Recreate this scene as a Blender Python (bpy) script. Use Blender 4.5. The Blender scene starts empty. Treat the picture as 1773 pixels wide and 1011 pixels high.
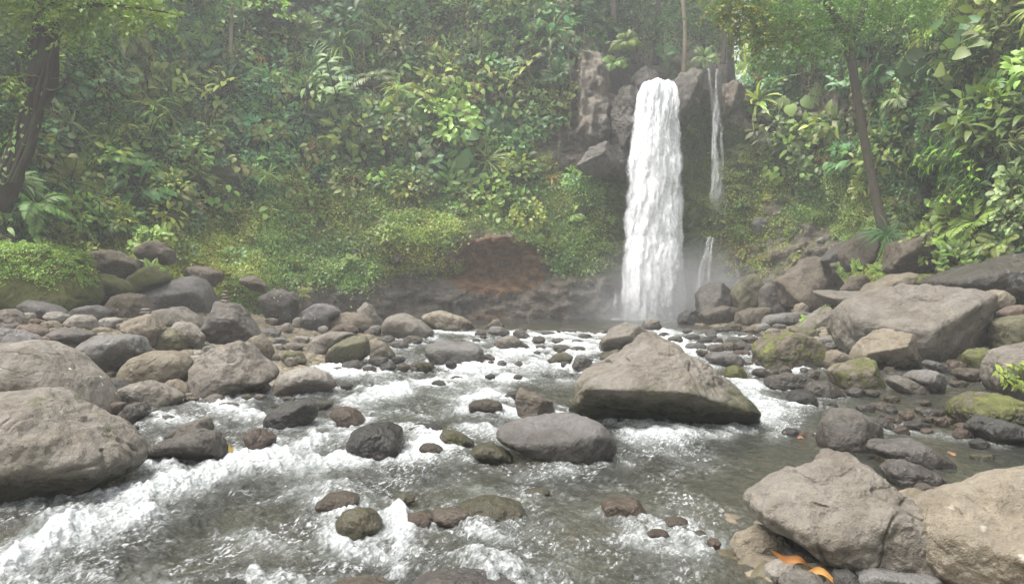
import bpy, bmesh, math, random
import numpy as np
from mathutils import Matrix, Vector

random.seed(7)
rng = np.random.default_rng(7)
S = bpy.context.scene
COL = S.collection

# ------------------------------------------------------------------ camera, sky, sun, exposure
FPX, CX, CY = 1339.0, 886.5, 505.5          # focal length and centre in photo pixels
CAMZ = 2.4
cam = bpy.data.cameras.new("camera")
cam.sensor_width = 36.0
cam.lens = 36.0 * FPX / 1773.0
cam.clip_start, cam.clip_end = 0.05, 600.0
camo = bpy.data.objects.new("camera", cam)
COL.objects.link(camo)
camo.location = (0, 0, CAMZ)
camo.rotation_euler = (math.radians(90), 0, 0)
S.camera = camo

SUN_EL, SUN_AZ = math.radians(66), math.radians(-112)    # azimuth from +Y towards +X
w = bpy.data.worlds.new("World")
S.world = w
w.use_nodes = True
nt = w.node_tree
bg = nt.nodes["Background"]
sky = nt.nodes.new("ShaderNodeTexSky")
sky.sky_type = 'NISHITA'
sky.sun_disc = False
sky.sun_elevation = SUN_EL
sky.sun_rotation = SUN_AZ
sky.dust_density = 6.0
sky.air_density = 1.0
hs = nt.nodes.new("ShaderNodeHueSaturation")
hs.inputs["Saturation"].default_value = 0.22
nt.links.new(sky.outputs[0], hs.inputs["Color"])
nt.links.new(hs.outputs[0], bg.inputs["Color"])
bg.inputs["Strength"].default_value = 0.15

sl = bpy.data.lights.new("sun", 'SUN')
sl.energy = 1.5
sl.angle = math.radians(28)
sl.color = (1.0, 0.97, 0.92)
so = bpy.data.objects.new("sun", sl)
COL.objects.link(so)
so.rotation_euler = Vector((math.sin(SUN_AZ) * math.cos(SUN_EL), math.cos(SUN_AZ) * math.cos(SUN_EL), math.sin(SUN_EL))).to_track_quat('Z', 'Y').to_euler()

S.view_settings.view_transform = 'Standard'
S.view_settings.look = 'None'
S.view_settings.gamma = 1.0
S.view_settings.exposure = 1.36
S.render.engine = 'CYCLES'
cy = S.cycles
cy.use_denoising = True
cy.max_bounces = 6
cy.diffuse_bounces = 3
cy.glossy_bounces = 2
cy.transmission_bounces = 3
cy.transparent_max_bounces = 12
cy.volume_bounces = 0
cy.sample_clamp_indirect = 4.0

# ------------------------------------------------------------------ numeric helpers
def smooth(a, b, x):
    t = np.clip((np.asarray(x, float) - a) / (b - a), 0, 1)
    return t * t * (3 - 2 * t)

def _hash(ix, iy, iz, seed):
    h = (ix.astype(np.uint32) * np.uint32(374761393) + iy.astype(np.uint32) * np.uint32(668265263)
         + iz.astype(np.uint32) * np.uint32(2246822519) + np.uint32(seed * 3266489917 % 4294967296))
    h = (h ^ (h >> np.uint32(13))) * np.uint32(1274126177)
    h = h ^ (h >> np.uint32(16))
    return (h & np.uint32(0xFFFFFF)).astype(np.float32) / np.float32(8388608.0) - 1.0

def noise3(p, seed=0):
    p = np.asarray(p, float)
    f = np.floor(p)
    i = f.astype(np.int64)
    t = (p - f).astype(np.float32)
    t = t * t * t * (t * (t * 6 - 15) + 10)
    out = 0
    for dx in (0, 1):
        wx = t[..., 0] if dx else 1 - t[..., 0]
        for dy in (0, 1):
            wy = t[..., 1] if dy else 1 - t[..., 1]
            for dz in (0, 1):
                wz = t[..., 2] if dz else 1 - t[..., 2]
                out = out + wx * wy * wz * _hash(i[..., 0] + dx, i[..., 1] + dy, i[..., 2] + dz, seed)
    return out

def fbm(p, octv=4, seed=0, gain=0.5, lac=2.03):
    a, s, tot, q = 1.0, 0, 0, np.asarray(p, float)
    for o in range(octv):
        s = s + a * noise3(q, seed + o)
        tot += a
        a *= gain
        q = q * lac + 17.3
    return s / tot * 1.6

def unproj(px, py, Y):
    return np.array([(px - CX) / FPX * Y, Y, CAMZ - (py - CY) / FPX * Y])

# ------------------------------------------------------------------ water level, banks, ground height
def zw(Y):                                     # river falls 0.8 m from the pool's tail to the camera
    return np.interp(Y, [0, 7, 11, 16, 22, 28, 33, 60], [-0.03, 0.0, 0.10, 0.28, 0.46, 0.64, 0.80, 0.80])
LEFT_Y = [-10, 4, 8.4, 11.5, 14, 15.5, 16.2, 19.9, 23.5, 29.3, 33, 38, 42, 46]
LEFT_X = [-7, -6, -5.6, -6.6, -7.0, -6.3, -5.0, -4.6, -5.0, -4.3, -4.6, -8, -13, -16]
RIGHT_Y = [-10, 5, 6, 8.4, 9, 9.7, 14, 20, 22, 26, 33, 40, 46]
RIGHT_X = [1.5, 1.5, 1.7, 2.7, 4.6, 7.5, 10.3, 12.7, 10.7, 9.7, 9.6, 9.0, 9.5]
def ground_z(X, Y):
    X = np.asarray(X, float); Y = np.asarray(Y, float)
    dl = np.interp(Y, LEFT_Y, LEFT_X) - X
    dr = X - np.interp(Y, RIGHT_Y, RIGHT_X)
    d = np.maximum(dl, dr)                     # > 0 on the banks
    bank = np.where(dl > dr, np.minimum(0.095 * d, 1.15), np.minimum(0.13 * d, 1.4))
    near = (Y < 9.5) & (dr > dl)
    bank = np.where(near, np.minimum(0.10 * d, 0.12), bank)
    bed = -0.30 * smooth(0, 1.2, -d) - 0.05
    return zw(Y) + np.where(d > 0, bank, bed)
def surface_z(X, Y):
    return np.maximum(ground_z(X, Y), zw(Y))
def hit(px, py, lo=3.0, hi=70.0):              # where a sight line meets the ground or the water
    Y = np.linspace(lo, hi, 4000)
    z = CAMZ - (py - CY) / FPX * Y
    b = z <= surface_z((px - CX) / FPX * Y, Y)
    return float(Y[np.argmax(b)]) if b.any() else hi

# ------------------------------------------------------------------ mesh and object helpers
def new_mesh(name, V, quads=None, tris=None, mat=None, smooth_sh=True, col=None, uv=None, floats=None):
    me = bpy.data.meshes.new(name)
    V = np.ascontiguousarray(V, np.float32).reshape(-1, 3)
    q = np.zeros((0, 4), np.int32) if quads is None else np.asarray(quads, np.int32).reshape(-1, 4)
    t = np.zeros((0, 3), np.int32) if tris is None else np.asarray(tris, np.int32).reshape(-1, 3)
    me.vertices.add(len(V))
    me.vertices.foreach_set("co", V.ravel())
    loops = np.concatenate([q.ravel(), t.ravel()])
    me.loops.add(len(loops))
    me.loops.foreach_set("vertex_index", loops)
    st = np.concatenate([np.arange(len(q)) * 4, len(q) * 4 + np.arange(len(t)) * 3]).astype(np.int32)
    me.polygons.add(len(st))
    me.polygons.foreach_set("loop_start", st)
    me.update(calc_edges=True)
    if smooth_sh:
        me.polygons.foreach_set("use_smooth", np.ones(len(st), bool))
    if col is not None:
        a = me.attributes.new("tint", 'FLOAT_COLOR', 'POINT')
        c = np.ones((len(V), 4), np.float32)
        c[:, :3] = col
        a.data.foreach_set("color", c.ravel())
    if uv is not None:
        l = me.uv_layers.new(name="flow")
        l.data.foreach_set("uv", np.asarray(uv, np.float32)[loops].ravel())
    for k, v in (floats or {}).items():
        a = me.attributes.new(k, 'FLOAT', 'POINT')
        a.data.foreach_set("value", np.asarray(v, np.float32))
    if mat:
        me.materials.append(mat)
    return me

def link(name, data, parent=None):
    o = bpy.data.objects.new(name, data)
    COL.objects.link(o)
    if parent:
        o.parent = parent
    return o
def tag(o, label=None, cat=None, group=None, kind=None):
    if label: o["label"] = label
    if cat: o["category"] = cat
    if group: o["group"] = group
    if kind: o["kind"] = kind
    return o
def grid_quads(nr, nc):
    i = np.arange((nr - 1) * (nc - 1))
    r, c = i // (nc - 1), i % (nc - 1)
    a = r * nc + c
    return np.stack([a, a + 1, a + nc + 1, a + nc], 1)

# ------------------------------------------------------------------ node helpers
def material(name):
    m = bpy.data.materials.new(name)
    m.use_nodes = True
    n = m.node_tree
    n.nodes.clear()
    return m, n
class G:
    def __init__(s, n): s.n = n
    def add(s, t, **k):
        x = s.n.nodes.new("ShaderNode" + t)
        for a, b in k.items(): setattr(x, a, b)
        return x
    def put(s, sock, v):
        if isinstance(v, bpy.types.NodeSocket): s.n.links.new(v, sock)
        elif v is not None: sock.default_value = v
    def math(s, op, a, b=None, clamp=False):
        x = s.add("Math", operation=op, use_clamp=clamp)
        s.put(x.inputs[0], a); s.put(x.inputs[1], b)
        return x.outputs[0]
    def mix(s, f, a, b, blend='MIX'):
        x = s.add("Mix", data_type='RGBA', blend_type=blend)
        s.put(x.inputs[0], f); s.put(x.inputs[6], a); s.put(x.inputs[7], b)
        return x.outputs[2]
    def noise(s, vec, scale, detail=4.0, rough=0.55, dist=0.0):
        x = s.add("TexNoise")
        s.put(x.inputs["Vector"], vec); x.inputs["Scale"].default_value = scale
        x.inputs["Detail"].default_value = detail; x.inputs["Roughness"].default_value = rough
        x.inputs["Distortion"].default_value = dist
        return x.outputs[0]
    def voro(s, vec, scale, feature='F1', out="Distance"):
        x = s.add("TexVoronoi", feature=feature)
        s.put(x.inputs["Vector"], vec); x.inputs["Scale"].default_value = scale
        return x.outputs[out]
    def ramp(s, v, a, b, lo=0.0, hi=1.0):
        x = s.add("MapRange", interpolation_type='SMOOTHSTEP')
        s.put(x.inputs[0], v)
        for i, k in ((1, a), (2, b), (3, lo), (4, hi)): s.put(x.inputs[i], k)
        return x.outputs[0]
    def attr(s, name, kind='GEOMETRY', out="Fac"):
        x = s.add("Attribute", attribute_name=name, attribute_type=kind)
        return x.outputs[out]
    def bump(s, h, strength, dist, normal=None):
        x = s.add("Bump")
        s.put(x.inputs["Height"], h); s.put(x.inputs["Strength"], strength); s.put(x.inputs["Distance"], dist)
        if normal: s.put(x.inputs["Normal"], normal)
        return x.outputs[0]
    def scale(s, vec, v):
        x = s.add("VectorMath", operation='MULTIPLY')
        s.put(x.inputs[0], vec); x.inputs[1].default_value = v
        return x.outputs[0]
    def principled(s, col, rough, spec=0.4, normal=None):
        x = s.add("BsdfPrincipled")
        s.put(x.inputs["Base Color"], col); s.put(x.inputs["Roughness"], rough)
        s.put(x.inputs["Specular IOR Level"], spec)
        if normal: s.put(x.inputs["Normal"], normal)
        return x.outputs[0]
    def out(s, surf=None, vol=None):
        x = s.add("OutputMaterial")
        if surf: s.n.links.new(surf, x.inputs[0])
        if vol: s.n.links.new(vol, x.inputs[1])

def rock_material():
    m, n = material("river_rock"); g = G(n)
    geo = g.add("NewGeometry")
    pos = geo.outputs["Position"]
    base = g.add("ObjectInfo").outputs["Color"]
    moss, lich, wet = (g.attr(k, 'OBJECT') for k in ("moss", "lichen", "wet"))
    n1 = g.noise(pos, 1.6, 6, 0.6, 0.4)
    n2 = g.noise(pos, 9.0, 5, 0.65)
    n3 = g.noise(pos, 55.0, 3, 0.6)
    col = g.mix(g.ramp(n1, 0.3, 0.72), base, g.mix(1.0, base, (0.68, 0.65, 0.60, 1), 'MULTIPLY'))
    warm = g.mix(0.5, base, (0.25, 0.20, 0.145, 1))
    col = g.mix(g.ramp(g.noise(pos, 3.1, 4, 0.6, 1.0), 0.52, 0.75, 0, 0.35), col, warm)
    col = g.mix(g.ramp(n2, 0.35, 0.72, 0.0, 0.65), col, g.mix(1.0, col, (1.5, 1.48, 1.42, 1), 'MULTIPLY'))
    col = g.mix(g.ramp(g.noise(pos, 0.9, 7, 0.7, 1.2), 0.52, 0.66, 0.0, 0.6), col, g.mix(1.0, col, (0.60, 0.58, 0.55, 1), 'MULTIPLY'))
    col = g.mix(g.ramp(n3, 0.42, 0.70, 0.0, 0.45), col, g.mix(1.0, col, (0.55, 0.55, 0.55, 1), 'MULTIPLY'))
    # pale lichen spots
    lv = g.math('ADD', g.voro(pos, 5.0), g.math('MULTIPLY', g.noise(pos, 14, 4, 0.7), 0.55))
    lm = g.math('MULTIPLY', g.ramp(lv, 0.34, 0.44, 1, 0), g.ramp(g.noise(pos, 1.3, 2), 0.45, 0.56))
    col = g.mix(g.math('MULTIPLY', lm, lich, True), col, (0.62, 0.60, 0.52, 1))
    # moss
    mn = g.math('ADD', g.noise(pos, 2.2, 5, 0.65), g.math('MULTIPLY', n2, 0.35))
    thr = g.math('SUBTRACT', 1.02, g.math('MULTIPLY', moss, 0.48))
    mm = g.ramp(g.math('SUBTRACT', mn, thr), -0.06, 0.08)
    mcol = g.mix(g.noise(pos, 6.0, 3), (0.055, 0.066, 0.018, 1), (0.165, 0.17, 0.042, 1))
    col = g.mix(mm, col, mcol)
    al = g.attr("algae_shade", 'OBJECT')  # algae film by the waterline, darkened further to paint in undercut shade
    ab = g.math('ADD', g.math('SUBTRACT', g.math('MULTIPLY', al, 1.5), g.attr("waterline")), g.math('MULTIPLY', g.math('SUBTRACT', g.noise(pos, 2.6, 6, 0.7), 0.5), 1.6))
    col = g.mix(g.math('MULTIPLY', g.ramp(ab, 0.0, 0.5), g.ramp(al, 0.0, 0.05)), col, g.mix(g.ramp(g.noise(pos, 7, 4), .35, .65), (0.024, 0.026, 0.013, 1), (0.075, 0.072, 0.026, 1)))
    # soaked band: dark and glossy from the river, raised to paint undercut shade
    wl = g.attr("waterline")
    wb = g.math('MAXIMUM', g.ramp(g.math('ADD', wl, g.math('MULTIPLY', g.noise(pos, 3, 4, 0.65), 0.36)), 0.34, 0.70, 1, 0), wet)
    col = g.mix(g.math('MULTIPLY', wb, 0.85, True), col, g.mix(1.0, col, (0.40, 0.37, 0.34, 1), 'MULTIPLY'))
    rough = g.ramp(wb, 0, 1, 0.82, 0.22)
    h = g.math('ADD', g.math('MULTIPLY', n2, 1.0), g.math('MULTIPLY', n3, 0.22))
    h = g.math('ADD', h, g.math('MULTIPLY', mm, 0.5))
    h = g.math('ADD', h, g.math('MULTIPLY', g.ramp(g.voro(pos, 1.1, 'DISTANCE_TO_EDGE'), 0.0, 0.03), 0.12))
    bp = g.bump(h, 0.95, 0.07)
    g.out(g.principled(col, rough, 0.4, bp))
    return m
M_ROCK = rock_material()

def cliff_material():
    m, n = material("cliff_rock"); g = G(n)
    pos = g.add("NewGeometry").outputs["Position"]
    n1 = g.noise(pos, 0.45, 7, 0.66, 0.8)
    n2 = g.noise(pos, 2.4, 7, 0.7, 0.4)
    n3 = g.noise(g.scale(pos, (1, 1, 3.2)), 1.1, 6, 0.65, 1.0)
    n4 = g.noise(g.scale(pos, (3, 3, 0.5)), 1.0, 5, 0.6)
    col = g.mix(g.ramp(n1, 0.34, 0.64), (0.20, 0.178, 0.150, 1), (0.265, 0.21, 0.155, 1))
    col = g.mix(g.ramp(n3, 0.42, 0.62, 0, 0.8), col, (0.115, 0.106, 0.096, 1))
    col = g.mix(g.ramp(n4, 0.50, 0.68, 0, 0.5), col, (0.32, 0.275, 0.22, 1))
    col = g.mix(g.ramp(n2, 0.45, 0.72, 0, 0.6), col, (0.34, 0.30, 0.245, 1))
    org = g.attr("rust")
    om = g.ramp(g.math('ADD', org, g.math('MULTIPLY', g.math('SUBTRACT', g.noise(pos, 0.9, 6, 0.72, 1.2), 0.5), 1.9)), 0.36, 0.62)
    col = g.mix(g.math('MULTIPLY', om, 0.85), col, g.mix(g.ramp(n2, 0.35, 0.65), (0.15, 0.092, 0.055, 1), (0.37, 0.20, 0.09, 1)))
    pl = g.attr("pale")
    col = g.mix(pl, col, g.mix(g.ramp(n4, 0.35, 0.65), (0.25, 0.215, 0.175, 1), (0.40, 0.36, 0.30, 1)))
    soil = g.attr("soil")
    sc = g.mix(g.noise(pos, 3.0, 5, 0.7), (0.040, 0.055, 0.020, 1), (0.115, 0.105, 0.055, 1))
    col = g.mix(soil, col, sc)
    ms = g.attr("mossy")
    mk = g.ramp(g.math('ADD', g.noise(pos, 1.1, 7, 0.72), g.math('MULTIPLY', ms, 0.6)), 0.66, 0.92)
    col = g.mix(mk, col, g.mix(g.ramp(g.noise(pos, 5, 5, 0.7), 0.3, 0.7), (0.075, 0.105, 0.022, 1), (0.21, 0.26, 0.07, 1)))
    wet = g.attr("wet")
    col = g.mix(g.math('MULTIPLY', wet, 0.38), col, g.mix(1.0, col, (0.5, 0.5, 0.52, 1), 'MULTIPLY'))
    h = g.math('ADD', g.math('MULTIPLY', n2, 1.0), g.math('MULTIPLY', g.noise(pos, 9, 6, 0.72), 0.45))
    h = g.math('ADD', h, g.math('MULTIPLY', n3, 0.9))
    g.out(g.principled(col, g.ramp(wet, 0, 1, 0.85, 0.42), 0.35, g.bump(h, 1.0, 0.4)))
    return m

def ground_material():
    m, n = material("gravel_bed"); g = G(n)
    pos = g.add("NewGeometry").outputs["Position"]
    v = g.add("TexVoronoi"); g.put(v.inputs["Vector"], pos); v.inputs["Scale"].default_value = 5.5
    d, c = v.outputs["Distance"], v.outputs["Color"]
    col = g.mix(g.noise(pos, 1.2, 5), (0.075, 0.062, 0.042, 1), (0.15, 0.125, 0.09, 1))
    sep = g.add("SeparateColor"); g.put(sep.inputs[0], c)
    col = g.mix(g.ramp(sep.outputs[0], 0, 1, 0, 0.75), col, (0.22, 0.185, 0.13, 1))
    col = g.mix(g.ramp(sep.outputs[1], 0.4, 1, 0, 0.7), col, (0.07, 0.062, 0.03, 1))
    h = g.math('ADD', g.math('MULTIPLY', d, -1.0), g.math('MULTIPLY', g.noise(pos, 30, 4), 0.15))
    g.out(g.principled(col, 0.65, 0.35, g.bump(h, 1.0, 0.10)))
    return m

def water_material():
    m, n = material("river_water"); g = G(n)
    pos = g.add("NewGeometry").outputs["Position"]
    foam = g.attr("foam")
    rot = g.add("VectorRotate", rotation_type='Z_AXIS'); g.put(rot.inputs["Vector"], pos); rot.inputs["Angle"].default_value = 0.42
    fl = g.scale(rot.outputs[0], (1.0, 0.45, 1))
    fine = g.noise(fl, 26, 5, 0.65, 0.5)
    b1 = g.noise(fl, 7, 4, 0.6, 0.4)
    turb = g.attr("turb")
    h = g.math('ADD', g.math('MULTIPLY', b1, 1.0), g.math('MULTIPLY', fine, 0.35))
    nrm = g.bump(h, g.ramp(turb, 0, 1, 0.35, 1.0), 0.22)
    fr = g.add("Fresnel"); fr.inputs["IOR"].default_value = 1.42; g.put(fr.inputs["Normal"], nrm)
    tr = g.add("BsdfTransparent"); tr.inputs[0].default_value = (0.60, 0.60, 0.50, 1)
    body = g.add("BsdfDiffuse"); body.inputs[0].default_value = (0.10, 0.105, 0.085, 1); g.put(body.inputs["Normal"], nrm)
    mlk = g.math('MULTIPLY', g.attr("milk"), g.ramp(b1, 0.25, 0.75, 0.55, 1.25))
    g.put(body.inputs[0], g.mix(g.ramp(mlk, 0.0, 0.9), (0.125, 0.128, 0.105, 1), (0.40, 0.43, 0.42, 1)))
    mb = g.add("MixShader"); g.put(mb.inputs[0], g.ramp(mlk, 0.0, 0.7, 0.22, 0.88)); g.put(mb.inputs[1], tr.outputs[0]); g.put(mb.inputs[2], body.outputs[0])
    gl = g.add("BsdfGlossy"); gl.inputs["Roughness"].default_value = 0.08; gl.inputs[0].default_value = (1, 1, 1, 1); g.put(gl.inputs["Normal"], nrm)
    ms = g.add("MixShader"); g.put(ms.inputs[0], fr.outputs[0]); g.put(ms.inputs[1], mb.outputs[0]); g.put(ms.inputs[2], gl.outputs[0])
    sp = g.noise(g.scale(rot.outputs[0], (1.0, 0.4, 1)), 22, 5, 0.68, 0.5)      # froth-white flecks painted in for the sparkle of the ripples
    flk = g.math('MULTIPLY', g.ramp(sp, 0.52, 0.64), g.math('MULTIPLY', g.ramp(turb, 0.08, 0.5), g.ramp(g.noise(fl, 1.6, 4, 0.6), 0.42, 0.62)))
    fm = g.ramp(g.math('ADD', foam, g.math('MULTIPLY', g.math('SUBTRACT', fine, 0.5), 1.7)), 0.16, 1.02, 0, 0.92)
    fd = g.add("BsdfDiffuse"); g.put(fd.inputs[0], g.mix(fine, (0.30, 0.32, 0.32, 1), (0.78, 0.79, 0.79, 1)))
    g.put(fd.inputs["Normal"], g.bump(h, 0.9, 0.10))
    mf = g.add("MixShader"); g.put(mf.inputs[0], g.math('MAXIMUM', fm, g.math('MULTIPLY', flk, 0.7))); g.put(mf.inputs[1], ms.outputs[0]); g.put(mf.inputs[2], fd.outputs[0])
    g.out(mf.outputs[0])
    return m

def fall_material(name, lo, hi, su=14.0, sv=3.0):
    m, n = material(name); g = G(n)
    uv = g.add("UVMap", uv_map="flow").outputs[0]
    a = g.noise(g.scale(uv, (su, sv, 1)), 1.0, 8, 0.74, 0.8)
    b = g.noise(g.scale(uv, (su * 5, sv * 5, 1)), 1.0, 6, 0.75)
    ed = g.attr("dens")
    v = g.math('ADD', g.math('ADD', g.math('MULTIPLY', a, 0.75), g.math('MULTIPLY', b, 0.35)), ed)
    al = g.ramp(v, lo, hi)
    d = g.add("BsdfDiffuse"); d.inputs[0].default_value = (0.90, 0.91, 0.92, 1)
    t = g.add("BsdfTranslucent"); t.inputs[0].default_value = (0.90, 0.91, 0.92, 1)
    bn = g.add("VectorMath", operation='ADD'); g.put(bn.inputs[0], g.bump(v, 0.22, 0.2)); bn.inputs[1].default_value = (0, 0, 0.75)   # droplets scatter from every side
    g.put(d.inputs["Normal"], bn.outputs[0])
    mx = g.add("MixShader"); mx.inputs[0].default_value = 0.35; g.put(mx.inputs[1], d.outputs[0]); g.put(mx.inputs[2], t.outputs[0])
    tr = g.add("BsdfTransparent")
    o = g.add("MixShader"); g.put(o.inputs[0], al); g.put(o.inputs[1], tr.outputs[0]); g.put(o.inputs[2], mx.outputs[0])
    g.out(o.outputs[0])
    return m

def leaf_material(name="leaf", rough=0.42, tr=0.28, vary=0.35):
    m, n = material(name); g = G(n)
    c = g.attr("tint", out="Color")
    oi = g.add("ObjectInfo")
    hsv = g.add("HueSaturation")
    g.put(hsv.inputs["Color"], c)
    g.put(hsv.inputs["Value"], g.ramp(oi.outputs["Random"], 0, 1, 1 - vary, 1 + vary))
    g.put(hsv.inputs["Hue"], g.ramp(oi.outputs["Random"], 0, 1, 0.485, 0.512))
    col = hsv.outputs[0]
    p = g.principled(col, rough, 0.35)
    t = g.add("BsdfTranslucent"); g.put(t.inputs[0], g.mix(1.0, col, (1.25, 1.35, 0.7, 1), 'MULTIPLY'))
    mx = g.add("MixShader"); mx.inputs[0].default_value = tr; g.put(mx.inputs[1], p); g.put(mx.inputs[2], t.outputs[0])
    g.out(mx.outputs[0])
    return m

def bark_material(name, a, b):
    m, n = material(name); g = G(n)
    pos = g.add("NewGeometry").outputs["Position"]
    f = g.noise(g.scale(pos, (5, 5, 1.4)), 2.0, 6, 0.7, 0.4)
    col = g.mix(f, a, b)
    col = g.mix(g.ramp(g.noise(pos, 1.7, 4), 0.5, 0.7, 0, 0.6), col, (0.05, 0.07, 0.025, 1))
    g.out(g.principled(col, 0.85, 0.25, g.bump(f, 0.9, 0.06)))
    return m

M_CLIFF, M_GROUND, M_WATER = cliff_material(), ground_material(), water_material()
M_LEAF = leaf_material()
M_BARK = bark_material("brown_bark", (0.045, 0.038, 0.028, 1), (0.165, 0.14, 0.105, 1))
M_BARK_DARK = bark_material("dark_bark", (0.020, 0.016, 0.012, 1), (0.075, 0.058, 0.042, 1))
M_BARK_PALE = bark_material("pale_bark", (0.16, 0.12, 0.09, 1), (0.34, 0.27, 0.2, 1))
M_DEAD = leaf_material("dead_leaf", 0.6, 0.15, 0.1)

# ------------------------------------------------------------------ ground sheet
def build_ground():
    xs = np.concatenate([np.linspace(-90, -26, 30), np.linspace(-25, 25, 520), np.linspace(26, 90, 30)])
    ys = np.concatenate([np.linspace(-40, 2.5, 16), np.linspace(3, 20, 330), np.linspace(20.1, 52, 220), np.linspace(53, 110, 20)])
    X, Y = np.meshgrid(xs, ys)
    P = np.stack([X, Y, 0 * X], -1)
    Z = ground_z(X, Y)
    inn = (np.abs(X) < 26) & (Y > 2)
    b = np.abs(fbm(P * 1.5, 3, 3)) * 0.14 - 0.05 + fbm(P * 4.5, 2, 9) * 0.035
    chan = Z < zw(Y)
    Z = Z + np.where(inn, np.where(chan, np.minimum(b, 0.16), b), 0)
    P[..., 2] = Z
    o = link("ground", new_mesh("ground", P, grid_quads(*X.shape), mat=M_GROUND))
    tag(o, "brown gravelly river bed and bank under the boulders", "ground", kind="structure")
build_ground()

def build_blocker_hill():                               # unseen bank added behind the viewer to block low sky light
    xs = np.linspace(-90, 90, 90); ys = np.linspace(-60, -9, 40)
    X, Y = np.meshgrid(xs, ys)
    Z = 10 * smooth(-10, -34, Y) + 0.6 * fbm(np.stack([X * .2, Y * .2, 0 * X], -1), 3, 88) + 8 * smooth(20, 60, np.abs(X)) * smooth(-8, -30, Y) - 0.4
    m, n = material("blocker_green"); g = G(n)
    f = g.noise(g.add("NewGeometry").outputs["Position"], 1.5, 5)
    g.out(g.principled(g.mix(f, (0.02, 0.035, 0.012, 1), (0.07, 0.10, 0.03, 1)), 0.8))
    tag(link("blocker_hill", new_mesh("blocker_hill", np.stack([X, Y, Z], -1), grid_quads(*X.shape), mat=m)), "unseen green bank added behind the viewpoint to block low sky light", "blocker_hill", kind="structure")
build_blocker_hill()

# ------------------------------------------------------------------ the cliff amphitheatre
# plan distance and profile (height, setback) by viewing column
CP = [  # column, distance, [(z, setback) ...]
    (-4200, 6,  [(0, 0), (3, 1), (10, 3), (20, 6), (36, 14)]),
    (-1200, 15, [(0, 0), (3, 1), (10, 3), (20, 6), (36, 14)]),
    (-300, 25,  [(0, 0), (2.6, 0.5), (5, 2.5), (10, 4), (20, 7), (36, 15)]),
    (0, 29,     [(0, 0), (2.6, 0.5), (5, 2.5), (10, 4), (20, 7), (36, 15)]),
    (150, 33,   [(0, 0), (2.8, 0.5), (5.5, 3), (11, 5), (20, 8), (36, 16)]),
    (300, 36.5, [(0, 0), (3.0, 0.5), (6, 3.2), (11, 5), (20, 8), (36, 16)]),
    (450, 39.5, [(0, 0), (2.6, 0.5), (6, 3.4), (11, 5.2), (20, 8), (36, 16)]),
    (560, 42,   [(0, 0), (1.6, 0.3), (3.0, 1.0), (7, 3.8), (12, 5.5), (20, 8), (36, 16)]),
    (700, 43.6, [(0, 0), (2.2, 0.2), (3.4, 0.3), (3.7, -0.5), (5, 0.3), (9, 3.4), (13, 4.6), (20, 7), (36, 15)]),
    (800, 44.4, [(0, 0), (2.4, 0.6), (3.4, 1.2), (4.4, 0.6), (5.3, 0.1), (9, 3.2), (13, 4.4), (20, 7), (36, 15)]),
    (900, 45.2, [(0, 0), (2.4, 0.5), (3.4, 1.0), (4.6, 0.5), (5.3, 0.0), (9, 2.4), (13, 3.4), (20, 6), (36, 14)]),
    (980, 45.8, [(0, 0), (3.4, 0.2), (4, -0.2), (6, 0.8), (9, 2.2), (10, 2.4), (20, 4.5), (30, 9), (36, 14)]),
    (1045, 46.4, [(0, 0), (5, 0.4), (9, 1.2), (15, 2.2), (16.5, 3.0), (18, 6), (24, 12), (36, 18)]),
    (1072, 47.0, [(0, 0), (6, 0.3), (13.8, 1.0), (14.8, 2.0), (15.4, 6), (16, 18), (36, 30)]),
    (1130, 47.6, [(0, 0), (6, 0.2), (14.0, 0.7), (14.6, 2.0), (15.0, 10), (15.6, 20), (36, 31)]),
    (1180, 47.6, [(0, 0), (6, 0.2), (11.8, 0.6), (12.2, 0.2), (15.2, 0.5), (15.7, 8), (16.2, 20), (36, 31)]),
    (1215, 47.4, [(0, 0), (6, 0.4), (9.0, 1.2), (11.6, 2.6), (12.4, 1.6), (15.2, 0.8), (15.7, 8), (16.2, 20), (36, 31)]),
    (1265, 46.6, [(0, 0), (4.5, 1.0), (9.0, 2.0), (11.6, 3.0), (12.6, 1.8), (15.4, 1.4), (16.4, 8), (17, 18), (36, 29)]),
    (1287, 46.0, [(0, 0), (4, 1.2), (9.0, 2.6), (12.6, 3.0), (15.6, 3.2), (16.6, 8), (18, 18), (36, 150)]),
    (1310, 45.4, [(0, 0), (3, 1.4), (6, 2.6), (9, 3.2), (14, 4.4), (17.5, 5.2), (18.6, 9), (22, 14), (36, 24)]),
    (1380, 43.4, [(0, 0), (3, 1.6), (6, 3.2), (9, 4), (14, 5), (19, 6.5), (24, 9), (36, 18)]),
    (1460, 40, [(0, 0), (3, 1.4), (6, 3.2), (9, 4), (14, 5), (20, 7), (36, 15)]),
    (1540, 36.0, [(0, 0), (3, 0.8), (6, 2.6), (9, 3.6), (14, 5), (20, 7), (36, 15)]),
    (1640, 31.0, [(0, 0), (3, 0.8), (6, 2.2), (9, 3.2), (14, 4.6), (20, 7), (36, 15)]),
    (1773, 25.5, [(0, 0), (3, 0.8), (6, 2.0), (9, 3.0), (14, 4.4), (20, 7), (36, 15)]),
    (2100, 18.0, [(0, 0), (3, 0.8), (6, 2.0), (9, 3.0), (14, 4.4), (20, 7), (36, 15)]),
    (3200, 11.0, [(0, 0), (3, 0.8), (6, 2.0), (9, 3.0), (14, 4.4), (20, 7), (36, 15)]),
    (5600, 6.0,  [(0, 0), (3, 0.8), (6, 2.0), (9, 3.0), (14, 4.4), (20, 7), (36, 15)]),
]
CPX = np.concatenate([np.linspace(-4200, -160, 120), np.arange(-158, 1930, 2.2), np.linspace(1932, 5600, 120)])
CZ = np.concatenate([np.arange(-1.5, 20, 0.14), np.linspace(20, 36, 50)])
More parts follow.
